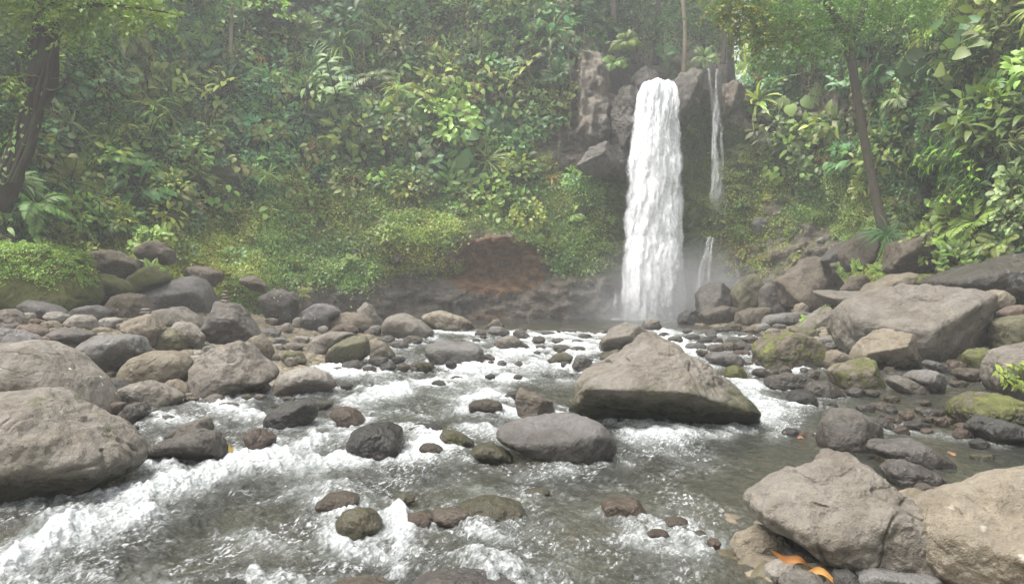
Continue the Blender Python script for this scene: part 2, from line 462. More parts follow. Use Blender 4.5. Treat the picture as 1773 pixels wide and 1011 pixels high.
_prof = np.array([c[1] + np.interp(CZ, [p[0] for p in c[2]], [p[1] for p in c[2]]) for c in CP])
_cx = np.array([c[0] for c in CP], float)
CYD = np.empty((len(CZ), len(CPX)))
for k in range(len(CZ)):
    CYD[k] = np.interp(CPX, _cx, _prof[:, k])
for _ in range(6):                              # ease the facets between the columns
    CYD[:, 1:-1] = 0.25 * CYD[:, :-2] + 0.5 * CYD[:, 1:-1] + 0.25 * CYD[:, 2:]
PXg, Zg = np.meshgrid(CPX, CZ)
P0 = np.stack([(PXg - CX) / FPX * CYD, CYD, Zg], -1)
ROWg = CY - (Zg - CAMZ) / CYD * FPX
def ell(px, row, cx, cy, rx, ry):
    return np.clip(1.35 - np.sqrt(((px - cx) / rx) ** 2 + ((row - cy) / ry) ** 2), 0, 0.35) / 0.35
def bare(px, row):                              # how bare of plants the cliff is, 0..1
    b = np.zeros(np.broadcast(px, row).shape)
    low = np.interp(px, [470, 520, 600, 660, 740, 790, 830, 930, 960, 1010, 1060, 1075], [520, 490, 500, 480, 455, 432, 412, 420, 462, 478, 430, 340])
    b = np.where((px > 470) & (px < 1080), smooth(-10, 8, row - low), b)
    for e in ((1036, 180, 34, 84), (1040, 272, 40, 32), (975, 265, 48, 40), (1110, 340, 62, 260), (1200, 180, 60, 80), (1070, 190, 60, 100), (1225, 250, 76, 130), (1240, 350, 80, 90), (1300, 420, 70, 80), (1150, 110, 110, 30),
              (1200, 320, 40, 70), (1240, 170, 50, 60), (1215, 470, 90, 95), (1280, 440, 60, 60), (1330, 450, 90, 50), (1400, 430, 60, 40), (1300, 225, 34, 30),
              (845, 455, 88, 50), (1430, 190, 40, 26), (1270, 160, 28, 34), (1000, 180, 12, 60)):
        b = np.maximum(b, ell(px, row, *e))
    return b
BARE = bare(PXg, ROWg)
amp = 0.45 + 0.35 * (1 - BARE)
d = fbm(P0 * 0.23, 3, 21) * 1.1 * (0.4 + 0.6 * (1 - BARE)) + fbm(P0 * np.array([0.9, 0.9, 1.5]), 4, 31) * amp * 0.55
rg = 1 - np.abs(fbm(P0 * np.array([0.5, 0.5, 1.1]), 4, 41))
d = d - BARE * (rg - 0.6) * 0.45 + BARE * 0.22 * fbm(P0 * np.array([2.2, 2.2, 3.6]), 4, 45) + BARE * 0.10 * np.abs(fbm(P0 * np.array([1.2, 1.2, 6.0]), 3, 47))
for cx_, cy_, rx, ry, dep in ((855, 445, 60, 26, 0.9), (800, 470, 40, 14, 0.6), (690, 458, 60, 10, 0.8), (505, 470, 22, 9, 0.8), (760, 430, 18, 22, 0.5),
                              (1232, 210, 30, 50, 1.6), (1000, 470, 40, 8, 0.5), (1180, 190, 20, 60, -0.2)):
    d = d + dep * np.exp(-(((PXg - cx_) / rx) ** 2 + ((ROWg - cy_) / ry) ** 2))
PIL = smooth(1000, 1008, PXg + 6 * fbm(P0 * .8, 2, 91)) * (1 - smooth(1052, 1062, PXg + 6 * fbm(P0 * .8, 2, 92))) * smooth(92, 104, ROWg) * (1 - smooth(236, 258, ROWg + 10 * np.sin(PXg * .09)))
d = d - PIL * (1.25 + .30 * (1 - np.abs(fbm(P0 * np.array([1.1, 1.1, .35]), 2, 93)) * 2) + .22 * fbm(P0 * np.array([1.6, 1.6, 1.2]), 4, 94))   # the fluted buttress
CYD = CYD + d * smooth(14, 24, CYD)
PC = np.stack([(PXg - CX) / FPX * CYD, CYD, Zg], -1)
ROWg = CY - (Zg - CAMZ) / CYD * FPX
du = np.gradient(PC, axis=1); dv = np.gradient(PC, axis=0)
NC = np.cross(du, dv); NC /= np.linalg.norm(NC, axis=-1, keepdims=True) + 1e-9
if NC[40, 400, 1] > 0: NC = -NC
rust = np.clip(ell(PXg, ROWg, 860, 460, 72, 46) * 0.95 + 0.5 * ell(PXg, ROWg, 820, 475, 50, 26) + 0.75 * ell(PXg, ROWg, 1268, 428, 26, 18)
               + 0.5 * ell(PXg, ROWg, 515, 482, 28, 18) + 0.5 * ell(PXg, ROWg, 850, 547, 30, 6) + 0.35 * ell(PXg, ROWg, 1310, 220, 60, 60), 0, 1)
wetc = np.clip(ell(PXg, ROWg, 1140, 420, 130, 240) + 0.8 * smooth(490, 540, ROWg) * (PXg > 500) * (PXg < 1400), 0, 1)
APR = smooth(-18, 25, ROWg - np.interp(PXg, [-200, 100, 250, 400, 560, 700, 860, 960, 1070, 1090, 1255, 1270, 1350, 1460, 1540, 1640], [440, 430, 400, 345, 330, 335, 360, 300, 300, 700, 700, 235, 255, 290, 330, 480]))
mossy = np.clip(0.9 * APR * (1 - BARE) + 0.75 * ell(PXg, ROWg, 1225, 320, 80, 110) + 0.8 * ell(PXg, ROWg, 1020, 380, 90, 80) + 0.35 + 0.4 * ell(PXg, ROWg, 1180, 165, 26, 50), 0, 1) * (1 - 0.7 * rust)
mossy = mossy * (1 - smooth(470, 520, ROWg)) * (1 - 0.85 * ell(PXg, ROWg, 1036, 190, 50, 110))
co = link("cliff", new_mesh("cliff", PC, grid_quads(*PXg.shape), mat=M_CLIFF,
          floats=dict(rust=rust.ravel(), soil=((1 - BARE) * (1 - .5 * APR)).ravel(), wet=wetc.ravel(), mossy=(mossy * (1 - .75 * PIL)).ravel(), pale=(.6 * PIL).ravel())))
tag(co, "rocky gorge wall curving round the plunge pool", "cliff", kind="structure")

def cliff_at(px, row):                          # points and normals of the wall on given sight lines
    px = np.asarray(px, float); row = np.asarray(row, float)
    ci = np.interp(px, CPX, np.arange(len(CPX)))
    c0 = np.clip(np.rint(ci).astype(int), 0, len(CPX) - 1)
    rr = ROWg[:, c0]                            # rows by z, mostly falling with z
    below = rr <= row[None, :]
    k = np.where(below.any(0), np.argmax(below, 0), len(CZ) - 1)
    return PC[k, c0], NC[k, c0], k, c0

# ------------------------------------------------------------------ the river
FOAM = [  # x0 y0 x1 y1 width strength, along the white water
    (590, 800, 430, 800, 36, 1), (430, 800, 230, 866, 40, 1), (240, 890, 130, 930, 46, 1.15), (130, 930, 0, 990, 34, 1), (600, 750, 480, 790, 30, .9),
    (560, 790, 720, 790, 20, .85), (720, 780, 800, 750, 22, .8), (800, 735, 870, 752, 20, 1), (620, 730, 560, 762, 26, .75), (1292, 672, 1335, 720, 26, 1),
    (1340, 720, 1250, 748, 26, .9), (1250, 750, 1090, 752, 22, .7), (1100, 765, 1230, 800, 34, .42), (390, 705, 450, 722, 24, .95), (570, 632, 606, 645, 16, 1),
    (660, 640, 540, 655, 12, .6), (700, 680, 600, 700, 14, .7), (850, 690, 740, 725, 18, .65), (880, 715, 990, 725, 14, .8), (930, 600, 800, 640, 20, .65),
    (1030, 595, 880, 655, 24, .62), (1150, 578, 1200, 612, 16, .85), (740, 573, 830, 578, 5, .9), (870, 578, 1030, 584, 8, .6), (1000, 612, 960, 640, 14, .6),
    (590, 950, 690, 965, 34, .9), (694, 900, 690, 1000, 16, .9), (400, 930, 600, 950, 50, .45), (0, 1000, 260, 1005, 40, .45), (1380, 662, 1310, 642, 14, .8),
    (1400, 632, 1376, 642, 8, 1), (1500, 738, 1740, 770, 16, .5), (900, 830, 1100, 790, 22, .35), (150, 662, 190, 650, 10, 1), (1062, 552, 1200, 553, 4, 1.2),
    (650, 690, 560, 735, 18, .6), (870, 620, 840, 650, 16, .6), (760, 660, 640, 680, 10, .7), (1180, 620, 1240, 640, 10, .4), (1340, 760, 1380, 700, 22, .5),
    (280, 800, 240, 812, 18, .7), (1100, 555, 1180, 558, 6, .5), (300, 730, 420, 740, 14, .5), (480, 860, 640, 830, 34, .42), (700, 830, 900, 870, 30, .28),
    (820, 930, 1000, 900, 24, .3), (1050, 930, 1200, 960, 30, .35)]
HUMP = [(845, 868, 95, 34, .10), (815, 1010, 130, 44, .26), (640, 750, 70, 34, .10), (590, 868, 40, 24, .1), (380, 1015, 110, 30, .1), (620, 1010, 60, 20, .08),
        (700, 905, 45, 18, .08), (440, 765, 40, 22, .1), (80, 930, 100, 50, .12), (1090, 885, 50, 24, .06), (720, 745, 60, 18, .08), (840, 700, 40, 14, .1)]
WROCKS = []                                     # rocks standing in the river: X, Y, rx, ry
def build_river():
    rows = np.concatenate([np.arange(540, 600, 0.35), np.arange(600, 760, 0.7), np.arange(760, 1080, 0.85)])
    Yr = []
    Yt = np.linspace(4.5, 60, 6000)
    rt = CY + (CAMZ - zw(Yt)) / Yt * FPX
    Yr = np.interp(-rows, -rt, Yt)              # rows falls with Y
    Yr = np.unique(np.clip(np.concatenate([Yr, np.linspace(49.5, 53, 6), [2.5, 3.2, 4.0]]), 2.5, 53))
    t = np.linspace(-0.80, 0.80, 1250)
    T, Y = np.meshgrid(t, Yr)
    X = T * Y
    z0 = zw(Y)
    px = CX + T * FPX
    row = CY + (CAMZ - z0) / Y * FPX
    foam = np.zeros_like(X)
    for x0, y0, x1, y1, wd, s in FOAM:
        dx, dy = x1 - x0, y1 - y0
        ky = 2.0                                # foreshortened: narrower up the picture than across
        L2 = dx * dx + (dy * ky) ** 2
        u = np.clip(((px - x0) * dx + (row - y0) * dy * ky * ky) / L2, 0, 1)
        dd = np.hypot(px - x0 - u * dx, (row - y0 - u * dy) * ky)
        foam = np.maximum(foam, s * np.exp(-(dd / (wd * 1.25)) ** 2))
    rapid = smooth(566, 576, row) * (1 + .7 * (1 - smooth(640, 730, row))) * np.interp(px + 0 * row, [0, 1180, 1330, 1773], [1, 1, .55, .35])
    calm = np.clip(ell(px, row, 1330, 815, 140, 60) + ell(px, row, 1700, 800, 180, 60) + 0.9 * ell(px, row, 1620, 700, 130, 26) + .8 * ell(px, row, 960, 860, 160, 60), 0, 1)
    rapid = rapid * (1 - 0.6 * calm)
    c, s_ = math.cos(0.42), math.sin(0.42)
    FX, FY = X * c + Y * s_, -X * s_ + Y * c     # FY runs along the current
    Q = np.stack([FX, FY * 0.42, 0 * X], -1)
    n1 = fbm(Q * 1.1, 4, 51)
    n2 = fbm(Q * np.array([3.4, 3.4, 1]), 4, 61)
    n3 = fbm(Q * np.array([9.0, 9.0, 1]), 3, 71) + .5 * np.clip((14 - Y) / 6, 0, 1) * fbm(Q * np.array([24.0, 24.0, 1]), 2, 75)
    near = np.zeros_like(X)
    for rx0, ry0, ra, rb in WROCKS:
        m = (np.abs(X - rx0) < ra * 2.2 + 0.8) & (np.abs(Y - ry0) < rb * 2.2 + 1.2)
        if m.any():
            e = (np.hypot((X[m] - rx0) / ra, (Y[m] - ry0) / rb) - 1) * min(ra, rb)
            near[m] = np.maximum(near[m], np.exp(-(np.clip(e, 0, None) / 0.16) ** 2))
    wake = np.zeros_like(X)
    for rx0, ry0, ra, rb in WROCKS:
        if ra < .12: continue
        m = (np.abs(X - rx0) < ra * 4 + 1) & (Y < ry0 + rb) & (Y > ry0 - rb - ra * 5)
        if m.any():
            ax, ay = X[m] - rx0, Y[m] - ry0
            dn, ac = -(-ax * s_ + ay * c) - rb * .6, ax * c + ay * s_
            ww = np.abs(np.abs(ac) - ra * np.exp(-np.clip(dn, 0, 9) / (ra * 4)) * .85)
            wake[m] = np.maximum(wake[m], np.exp(-(ww / (.10 + .2 * ra)) ** 2) * smooth(-.1, .15, dn) * np.exp(-np.clip(dn, 0, 99) / (ra * 2.2)))
    near = np.maximum(near, wake)
    turb = np.clip(0.42 * rapid + 0.6 * foam + 0.35 * near * rapid, 0, 1)
    ridge = 1 - np.abs(n2)
    level = 0.52 * foam + 0.26 * near * rapid + 0.17 * rapid + 0.03
    milk = np.clip(0.70 * foam + 0.22 * rapid * (0.5 + n1) + 0.3 * near * rapid + 0.10 * n2 * smooth(.05, .3, level) - 0.06, 0, 1)
    fo = np.clip(level * 1.05 + 0.42 * (ridge - 0.66) * smooth(0.1, .5, level) + 0.22 * n1 * smooth(0.08, .4, level) + 0.16 * n3 * smooth(0.05, .4, level) - 0.20, 0, 0.95)
    z = z0 + (0.012 + 0.075 * turb) * n1 + (0.006 + 0.055 * turb) * (ridge - 0.6) + (0.007 + 0.034 * turb) * n3 + 0.05 * foam * smooth(0, 1, foam)
    z = np.where(Y > 34, z0 + (z - z0) * 0.5, z)
    for hx, hy, rx, ry, hh in HUMP:
        z = z + hh * np.exp(-(((px - hx) / rx) ** 2 + ((row - hy) / ry) ** 2) * 1.2)
    z = np.where(row > 1060, z0 + (z - z0) * 0.4, z)
    V = np.stack([X, Y, z], -1)
    o = link("river", new_mesh("river", V, grid_quads(*X.shape), mat=M_WATER, floats=dict(foam=fo.ravel(), turb=turb.ravel(), milk=milk.ravel())))
    tag(o, "shallow river of white rapids running from the pool", "river", kind="structure")

# ------------------------------------------------------------------ falling water
def sheet(cl, Yf, nu, nv, bulge, dens, seed, thick=0.0):
    """cl: rows [(row, left, right)], falling sheet with folds; returns verts, quads, uv, dens"""
    cl = np.array(cl, float)
    v = np.linspace(0, 1, nv); u = np.linspace(0, 1, nu)
    row = cl[0, 0] + (cl[-1, 0] - cl[0, 0]) * v
    l = np.interp(row, cl[:, 0], cl[:, 1]); r = np.interp(row, cl[:, 0], cl[:, 2])
    U, R = np.meshgrid(u, row)
    PX = l[:, None] * (1 - U) + r[:, None] * U
    V = np.repeat(v[:, None], nu, 1)
    Y = Yf - bulge * np.sin(np.pi * U) - 0.9 * bulge * (1 - np.exp(-V * 4))
    q = np.stack([U * 9, V * 5, 0 * U + seed], -1)
    Y = Y + 0.35 * bulge * fbm(q * np.array([1.6, 1.6, 1]), 4, seed)
    PX = PX + np.minimum(4.0, .10 * (r - l))[:, None] * fbm(np.stack([U * 3, V * 14, 0 * U + seed * 3.1], -1), 4, seed + 60) * smooth(0, .1, V)
    X = (PX - CX) / FPX * Yf; Z = CAMZ - (R - CY) / FPX * Yf
    edge = np.minimum(U, 1 - U) * 2
    D = dens * smooth(0, 0.30, edge) - 0.36 * (1 - smooth(0, 0.55, edge)) - .13 * smooth(.15, .7, V) * (nu > 30) - .22 * smooth(.5, 1.0, V) * (nu < 30) * (row[-1] < 430) + .14 * fbm(np.stack([U * 3, V * 4, 0 * U + seed], -1), 3, seed + 30)
    return np.stack([X, Y, Z], -1), grid_quads(nv, nu), np.stack([U + seed * 0.37, V * (row[-1] - row[0]) / 400.0 * 2 + seed * 0.21], -1).reshape(-1, 2), D.ravel()
def join_sheets(parts):
    Vs, Qs, Us, Ds, n = [], [], [], [], 0
    for V, Q, U, D in parts:
        V = V.reshape(-1, 3)
        Vs.append(V); Qs.append(Q + n); Us.append(U); Ds.append(D); n += len(V)
    return np.concatenate(Vs), np.concatenate(Qs), np.concatenate(Us), np.concatenate(Ds)
def build_falls():
    E = [(146, 1111, 1166), (152, 1108, 1169), (165, 1103, 1171), (185, 1097, 1172), (220, 1091, 1173), (300, 1084, 1175), (400, 1079, 1177), (470, 1077, 1177), (520, 1075, 1178), (558, 1072, 1181)]
    main = fall_material("falling_water", 0.36, 0.80, 6.0, 5.0)
    parts = []
    for k, (yo, de, bl) in enumerate(((47.0, .55, .9), (46.75, .30, 1.0), (46.5, 0.10, 1.1), (46.3, -0.02, 1.2))):
        e = [(a, b - 5 - 5 * min(1, (a - 140) / 260) - 1.5 * k * min(1, (a - 140) / 80), c + 5 + 5 * min(1, (a - 140) / 260) + 1.2 * k * min(1, (a - 140) / 80)) for a, b, c in E]
        parts.append(sheet(e, yo, 70, 220, bl, de, k + 1))
    V, Q, U, D = join_sheets(parts)
    row = CY - (V[:, 2] - CAMZ) / 46.5 * FPX
    o = link("waterfall", new_mesh("waterfall", V, Q, mat=main, uv=U, floats=dict(dens=D)))
    tag(o, "tall white waterfall plunging over the lip into the pool", "waterfall", kind="structure")
    thin = fall_material("thin_falling_water", 0.48, 1.10, 5.0, 3.0)
    def thread(label, paths, Yf, de=-0.02, bulge=.12):
        ps = [sheet(p, Yf - 0.1 * i, 14, 120, bulge, de, i + 7) for i, p in enumerate(paths)]
        V, Q, U, D = join_sheets(ps)
        tag(link("waterfall", new_mesh("waterfall", V, Q, mat=thin, uv=U, floats=dict(dens=D))), label, "waterfall", kind="structure")
    thread("thin twin waterfall trickling beside the rock cap right of the main fall",
           [[(119, 1222, 1232), (128, 1224, 1233), (150, 1226, 1234), (200, 1229, 1238), (290, 1228, 1242), (400, 1224, 1242)],
            [(119, 1231, 1251), (150, 1230, 1254), (200, 1228, 1254), (260, 1225, 1256), (330, 1222, 1257), (390, 1219, 1262), (420, 1216, 1262)],
            [(121, 1236, 1246), (180, 1234, 1246), (240, 1232, 1247)], [(230, 1244, 1253), (412, 1248, 1258)]], 45.8, .07)
    thread("small cascade splashing down the wet rock foot right of the main fall",
           [[(410, 1222, 1238), (440, 1212, 1232), (470, 1202, 1222), (500, 1197, 1218), (545, 1190, 1220)], [(420, 1224, 1234), (460, 1208, 1218), (545, 1200, 1212)],
            [(412, 1230, 1239), (440, 1226, 1236), (470, 1221, 1230), (500, 1219, 1228)], [(468, 1273, 1279), (492, 1272, 1280)]], 45.2, .12)
    thread("side spray streaming down the rock left of the main fall",
           [[(440, 1078, 1092), (470, 1068, 1084), (500, 1062, 1078), (550, 1056, 1072)], [(400, 1076, 1090), (460, 1074, 1090), (550, 1068, 1088)],
            [(470, 1076, 1090), (550, 1070, 1086)]], 45.7, .04)
    thread("little veil of water sliding over dark slab at right edge",
           [[(440, 1738, 1790), (455, 1734, 1790), (475, 1742, 1790), (496, 1752, 1790)], [(442, 1730, 1760), (470, 1732, 1756), (500, 1736, 1758)]], 24.4, -.06)

# ------------------------------------------------------------------ rocks
_ico = {}
def ico(level):
    if level not in _ico:
        bm = bmesh.new()
        bmesh.ops.create_icosphere(bm, subdivisions=level, radius=1.0)
        v = np.array([x.co for x in bm.verts]); f = np.array([[y.index for y in x.verts] for x in bm.faces])
        bm.free()
        _ico[level] = (v / np.linalg.norm(v, axis=1, keepdims=True), f)
    return _ico[level]

def radial(poly, c, n=360, blur=4):
    """distance from c to the outline by angle"""
    th = np.linspace(-np.pi, np.pi, n, endpoint=False)
    dx, dy = np.cos(th), np.sin(th)
    best = np.zeros(n)
    P = np.array(poly) - c
    for i in range(len(P)):
        a, b = P[i], P[(i + 1) % len(P)]
        e = b - a
        den = dx * e[1] - dy * e[0]
        den = np.where(np.abs(den) < 1e-9, 1e-9, den)
        t = (a[0] * e[1] - a[1] * e[0]) / den
        s = (a[0] * dy - a[1] * dx) / den
        ok = (t > 0) & (s >= -1e-6) & (s <= 1 + 1e-6)
        best = np.where(ok, np.maximum(best, t), best)
    m = best <= 0
    if m.any(): best[m] = np.interp(th[m], th[~m], best[~m], period=2 * np.pi)
    k = np.exp(-0.5 * (np.arange(-3 * blur, 3 * blur + 1) / max(blur, .5)) ** 2); k /= k.sum()
    return th, np.convolve(np.concatenate([best[-3 * blur:], best, best[:3 * blur]]), k, 'valid')

KC = dict(g=(.196, .190, .180), t=(.245, .212, .162), b=(.160, .135, .104), d=(.082, .079, .074), p=(.325, .302, .268),
          o=(.155, .148, .090), r=(.178, .136, .108), w=(.38, .37, .345), k=(.134, .124, .111), n=(.218, .198, .169), v=(.180, .171, .165))
BED = []
seedn = [100]
def rock_mesh(name, poly_m, D, p=3.2, facets=(), rand=3, seed=0, level=5, blur=4, rough=1.0, zwater=None, zc=0.0):
    """rock from an outline (x, z in metres about its centre) and a half depth D"""
    d, f = ico(level)
    th, R = radial(poly_m, np.zeros(2), blur=blur)
    q = np.hypot(d[:, 0], d[:, 2])
    ang = np.arctan2(d[:, 2], d[:, 0])
    Rt = np.interp(ang, th, R, period=2 * np.pi)
    tt = (q / Rt) ** p + (np.abs(d[:, 1]) / D) ** p
    r = tt ** (-1 / p)
    rs = np.random.default_rng(seed)
    fl = [(np.array(n_[:3], float), n_[3]) for n_ in facets]
    for _ in range(rand):
        n_ = rs.normal(size=3); n_[1] = -abs(n_[1]) * 1.2
        fl.append((n_, rs.uniform(0.74, 0.93)))
    P = d * r[:, None]
    sc = np.array([0.5 * (R[0] + R[180]) + 1e-6, D, 0.5 * (R[90] + R[270]) + 1e-6])
    pf = max(18.0, p * 4.5)
    acc = np.ones(len(d))
    acc = r ** (-pf)
    for n_, fr in fl:
        n_ = n_ / sc; n_ /= np.linalg.norm(n_)   # facets are given in the rock's own proportions
        h = (P @ n_).max() * fr
        acc = acc + (np.clip(d @ n_, 0, None) / h) ** pf
    r = acc ** (-1 / pf)
    size = float(np.mean(sc))
    off = rs.uniform(0, 50, 3)
    r = r * (1 + rough * (0.065 * fbm(d * 1.6 + off, 2, seed) + 0.042 * fbm(d * 4.2 + off, 3, seed + 5)
                       - 0.045 * np.exp(-(np.abs(noise3(d * 1.7 + off + 9, seed + 3)) / 0.045) ** 2) * (noise3(d * 1.1 + off, seed + 4) > .05)))
    P = d * r[:, None]
    P = P + d * (rough * 0.026 * np.minimum(size, .8) * fbm(P * 5.5 / max(size, .3) + off, 3, seed + 9))[:, None]
    wl = np.full(len(P), 9.0) if zwater is None else P[:, 2] + zc - zwater
    return new_mesh(name, P, tris=f, mat=M_ROCK, floats=dict(waterline=wl)), P

def rock(label, pts, base=None, col='g', p=3.4, moss=0.25, lich=0.2, wet=0.0, fac=(), rand=3, dep=0.9, Y=None, sink=0.22, lev=None, name=None, rough=1.0, blur=4, dry=False, algae_shade=0.0):
    P = np.array([[float(a) for a in s.split(',')] for s in pts.split()])
    lo, hi_ = P.min(0), P.max(0)
    if base is None: base = hi_[1]
    W, H = (hi_ - lo) / 2
    ctr = np.array([P[:, 0].mean() * .5 + (lo[0] + hi_[0]) * .25, (lo[1] + hi_[1]) / 2])
    mid = ctr[1]
    low = P[:, 1] > mid
    if sink: P[low, 1] += sink * 2 * H * (P[low, 1] - mid) / max(H, 1)
    ctr = np.array([ctr[0], (P[:, 1].min() + P[:, 1].max()) / 2])
    Dpx = dep * (0.62 * min(W, H * 1.8) + 0.38 * max(W, H))
    if Y is None:
        Yh = hit(ctr[0], base)
        Yc = Yh
        for _ in range(4): Yc = Yh + 0.5 * Dpx / FPX * Yc
    else: Yc = Y
    k = Yc / FPX
    poly = np.stack([(P[:, 0] - ctr[0]) * k, -(P[:, 1] - ctr[1]) * k], 1)
    c = unproj(ctr[0], ctr[1], Yc)
    seedn[0] += 1
    if lev is None: lev = 6 if W > 45 else 5
    if W > 110: lev = 7
    inriver = zw(Yc) > ground_z(c[0], Yc) or zw(c[1] - Dpx * k) > ground_z(c[0], c[1] - Dpx * k)
    zwat = None if (dry or not inriver) else zw(Yc - 0.5 * Dpx * k)
    nm = name or ("boulder" if max(W, H) > 24 else "river_rock")
    me, V = rock_mesh(nm, poly, Dpx * k, p, fac, rand, seedn[0], lev, blur, rough, zwat, c[2])
    o = link(nm, me)
    o.location = c
    cc = np.array(KC[col]) * rng.uniform(.70, .86)
    o.color = (*cc, 1)
    o["moss"], o["lichen"], o["wet"], o["algae_shade"] = float(moss), float(lich), float(wet), float(algae_shade)
    tag(o, label, "boulder" if nm == "boulder" else "rock")
    if zwat is not None:
        m = np.abs(V[:, 2] + c[2] - zwat) < 0.10
        if m.sum() > 5:
            a, b = V[m].min(0), V[m].max(0)
            WROCKS.append((c[0] + (a[0] + b[0]) / 2, c[1] + (a[1] + b[1]) / 2, max((b[0] - a[0]) / 2, .05), max((b[1] - a[1]) / 2, .05)))
    return o

UNDER = (0, -.72, -.7, .50)                       # an overhanging lower face
TOP = (0, -.45, .9, .68)
# left foreground
rock("huge rounded boulder with cracked flank cut off at bottom left corner", "-90,700 -40,684 0,674 50,678 100,697 130,718 170,738 205,765 222,785 230,803 205,815 160,830 100,850 40,872 0,888 -90,905", 868, 'n', 3.0, .35, .3, 0, [(.3, -.75, -.6, .62), (-.25, -.9, .25, .8)], 2, algae_shade=.3)
rock("great smooth boulder spotted with white lichen at left edge", "-110,640 -60,606 0,594 30,592 60,592 90,602 110,615 130,632 155,650 172,672 184,690 180,712 150,722 60,722 -110,722", 726, 'n', 2.8, .2, 1.0, 0, [(.1, -.8, -.5, .74)], 0, rough=.6)
rock("dark grey boulder back peeping over the lichen spotted boulder", "-80,575 0,568 25,572 50,580 66,592 72,606 40,618 -80,618", 622, 'v', 3, .1, .4)
rock("grey weathered boulder with damp dark foot in left bank pile", "138,606 150,588 168,575 208,573 235,579 243,589 247,603 256,608 237,619 214,627 198,638 166,648 152,638 146,629", 650, 'g', 3.6, .15, .3, 0, [(.4, -.8, -.5, .7), (-.3, -.4, .85, .75)])
rock("tan egg shaped boulder lying on left bank cobbles", "204,651 212,637 230,621 259,609 295,606 319,613 329,625 331,643 323,653 299,659 269,661 230,663 212,659", 665, 't', 2.6, .25, .15, 0, (), 0, rough=.6)
rock("big pale grey sculpted boulder sloping down to the water", "333,639 342,627 358,613 378,603 404,594 418,591 430,596 441,613 455,625 475,637 477,645 463,655 398,670 368,680 350,686 339,679 333,659", 686, 'n', 3.2, .1, .2, 0, [(-.5, -.8, .3, .74), (.6, -.7, .35, .8)], 2)
rock("smooth pale whaleback boulder at the water's edge", "468,684 480,658 500,642 529,636 545,637 563,646 575,658 581,668 569,671 539,676 510,682", 684, 'p', 3.0, .1, .1, 0, [(.35, -.75, -.55, .62)], 0, rough=.6)
rock("steep grey triangular boulder with a little cairn on top", "353,582 357,567 367,551 375,525 391,523 411,525 422,535 434,551 446,567 456,580 430,592 411,596 375,601 359,594", 602, 'k', 4.0, .1, .15, 0, [(.12, -.85, -.5, .60), (0, -.5, .85, .78)], 1)
rock("large flat topped grey slab boulder on left bank", "239,511 255,499 278,491 318,478 336,478 348,487 359,501 367,523 367,540 348,545 308,541 270,539 255,529", 542, 'v', 5.5, .02, .2, 0, [(-.15, -.6, .78, .62), (.35, -.8, -.45, .62)], 0, rough=.7)
rock("brownish mossy block leaning against the flat topped slab", "191,527 195,519 219,509 247,507 251,519 262,535 264,546 243,548 215,553 203,548 193,539", 554, 'b', 4.0, .4, .5)
rock("knobbly grey boulder behind the cairn boulder", "353,493 375,486 387,473 399,473 411,482 424,497 426,507 426,519 403,524 367,528 361,509", 528, 'v', 3.6, .1, .5, 0, [(.2, -.85, -.4, .66)])
rock("reddish brown boulder at the foot of the green slope", "320,478 324,462 339,460 365,464 385,472 383,479 373,488 353,493 330,488", 494, 'b', 3.6, .25, .1, Y=34)
rock("angular brown block right of the knobbly grey boulder", "417,482 430,478 438,477 452,486 462,495 456,503 444,501 419,491", 503, 'b', 6, .15, .1, 0, [TOP, UNDER], Y=33)
rock("lichen blotched dark boulder beside the green slope", "450,515 470,503 486,500 504,507 514,521 515,535 507,560 478,558 460,545 456,527", 562, 'k', 4.0, .1, 1.0, 0, [(.1, -.85, -.45, .7)])
rock("flat grey block wedged behind the triangular boulder", "426,519 444,515 458,517 464,527 452,535 432,531", 536, 'v', 5)
rock("pinkish grey boulder with lichen crown left of the pool", "522,559 527,546 522,532 535,525 559,525 579,530 591,540 577,553 567,570 545,569 527,563", 572, 'v', 4.2, .05, 1.0, 0, [(0, -.8, -.55, .66)])
rock("rounded brown boulder in front of the pale leaning slab", "569,567 573,555 587,543 607,540 628,543 644,553 651,565 648,573 619,574 580,575", 576, 'b', 2.8, .1, .1)
rock("pale leaning slab with dark right side left of the pool", "611,538 619,530 632,523 642,530 650,544 664,555 667,566 658,573 648,567 638,551 619,544", 574, 'n', 6, .05, .7, 0, [(.7, -.7, .1, .5), (-.5, -.5, .7, .7)], 0)
rock("smooth tan boulder sloping right beside the pool's tail", "663,565 670,553 682,546 698,541 714,549 729,557 739,565 753,573 740,580 708,584 680,585 668,577", 586, 'n', 3.2, .05, .1)
rock("pale tan hump backed boulder standing in the pool's near edge", "731,550 744,542 761,537 779,543 799,548 815,556 827,566 799,570 779,569 744,564", 570, 't', 4, .05, .1)
rock("mid stream boulder with black overhanging front left of centre", "565,613 575,603 591,591 609,582 630,583 637,593 635,611 619,621 599,632 583,631 569,625", 632, 'o', 5, .3, .4, 0, [(.25, -.9, -.35, .5), (-.1, -.4, .9, .72)], 0)
rock("tan boulder tucked right of the black fronted boulder", "636,589 648,587 664,593 678,605 688,613 664,619 638,619", 620, 't', 3.2, .3)
rock("flat pale grey boulder left of the black fronted boulder", "524,609 534,598 541,583 569,575 603,576 619,580 597,593 570,611 555,614 533,614", 615, 'n', 3.6, .1, .15)
rock("rust topped boulder below the rounded brown boulder", "570,573 583,563 599,559 615,565 622,573 605,580 580,580", 581, 'r', 3)
rock("orange tan cube shaped boulder at the left water's edge", "426,592 438,583 454,580 464,590 472,604 470,618 458,623 448,616 434,602", 623, 't', 4.5, .1, .2, 0, [UNDER])
rock("round mossy stone in the shallows below the orange tan boulder", "486,612 496,605 516,606 533,624 517,632 502,631 488,620", 632, 'o', 3, .5, .1)
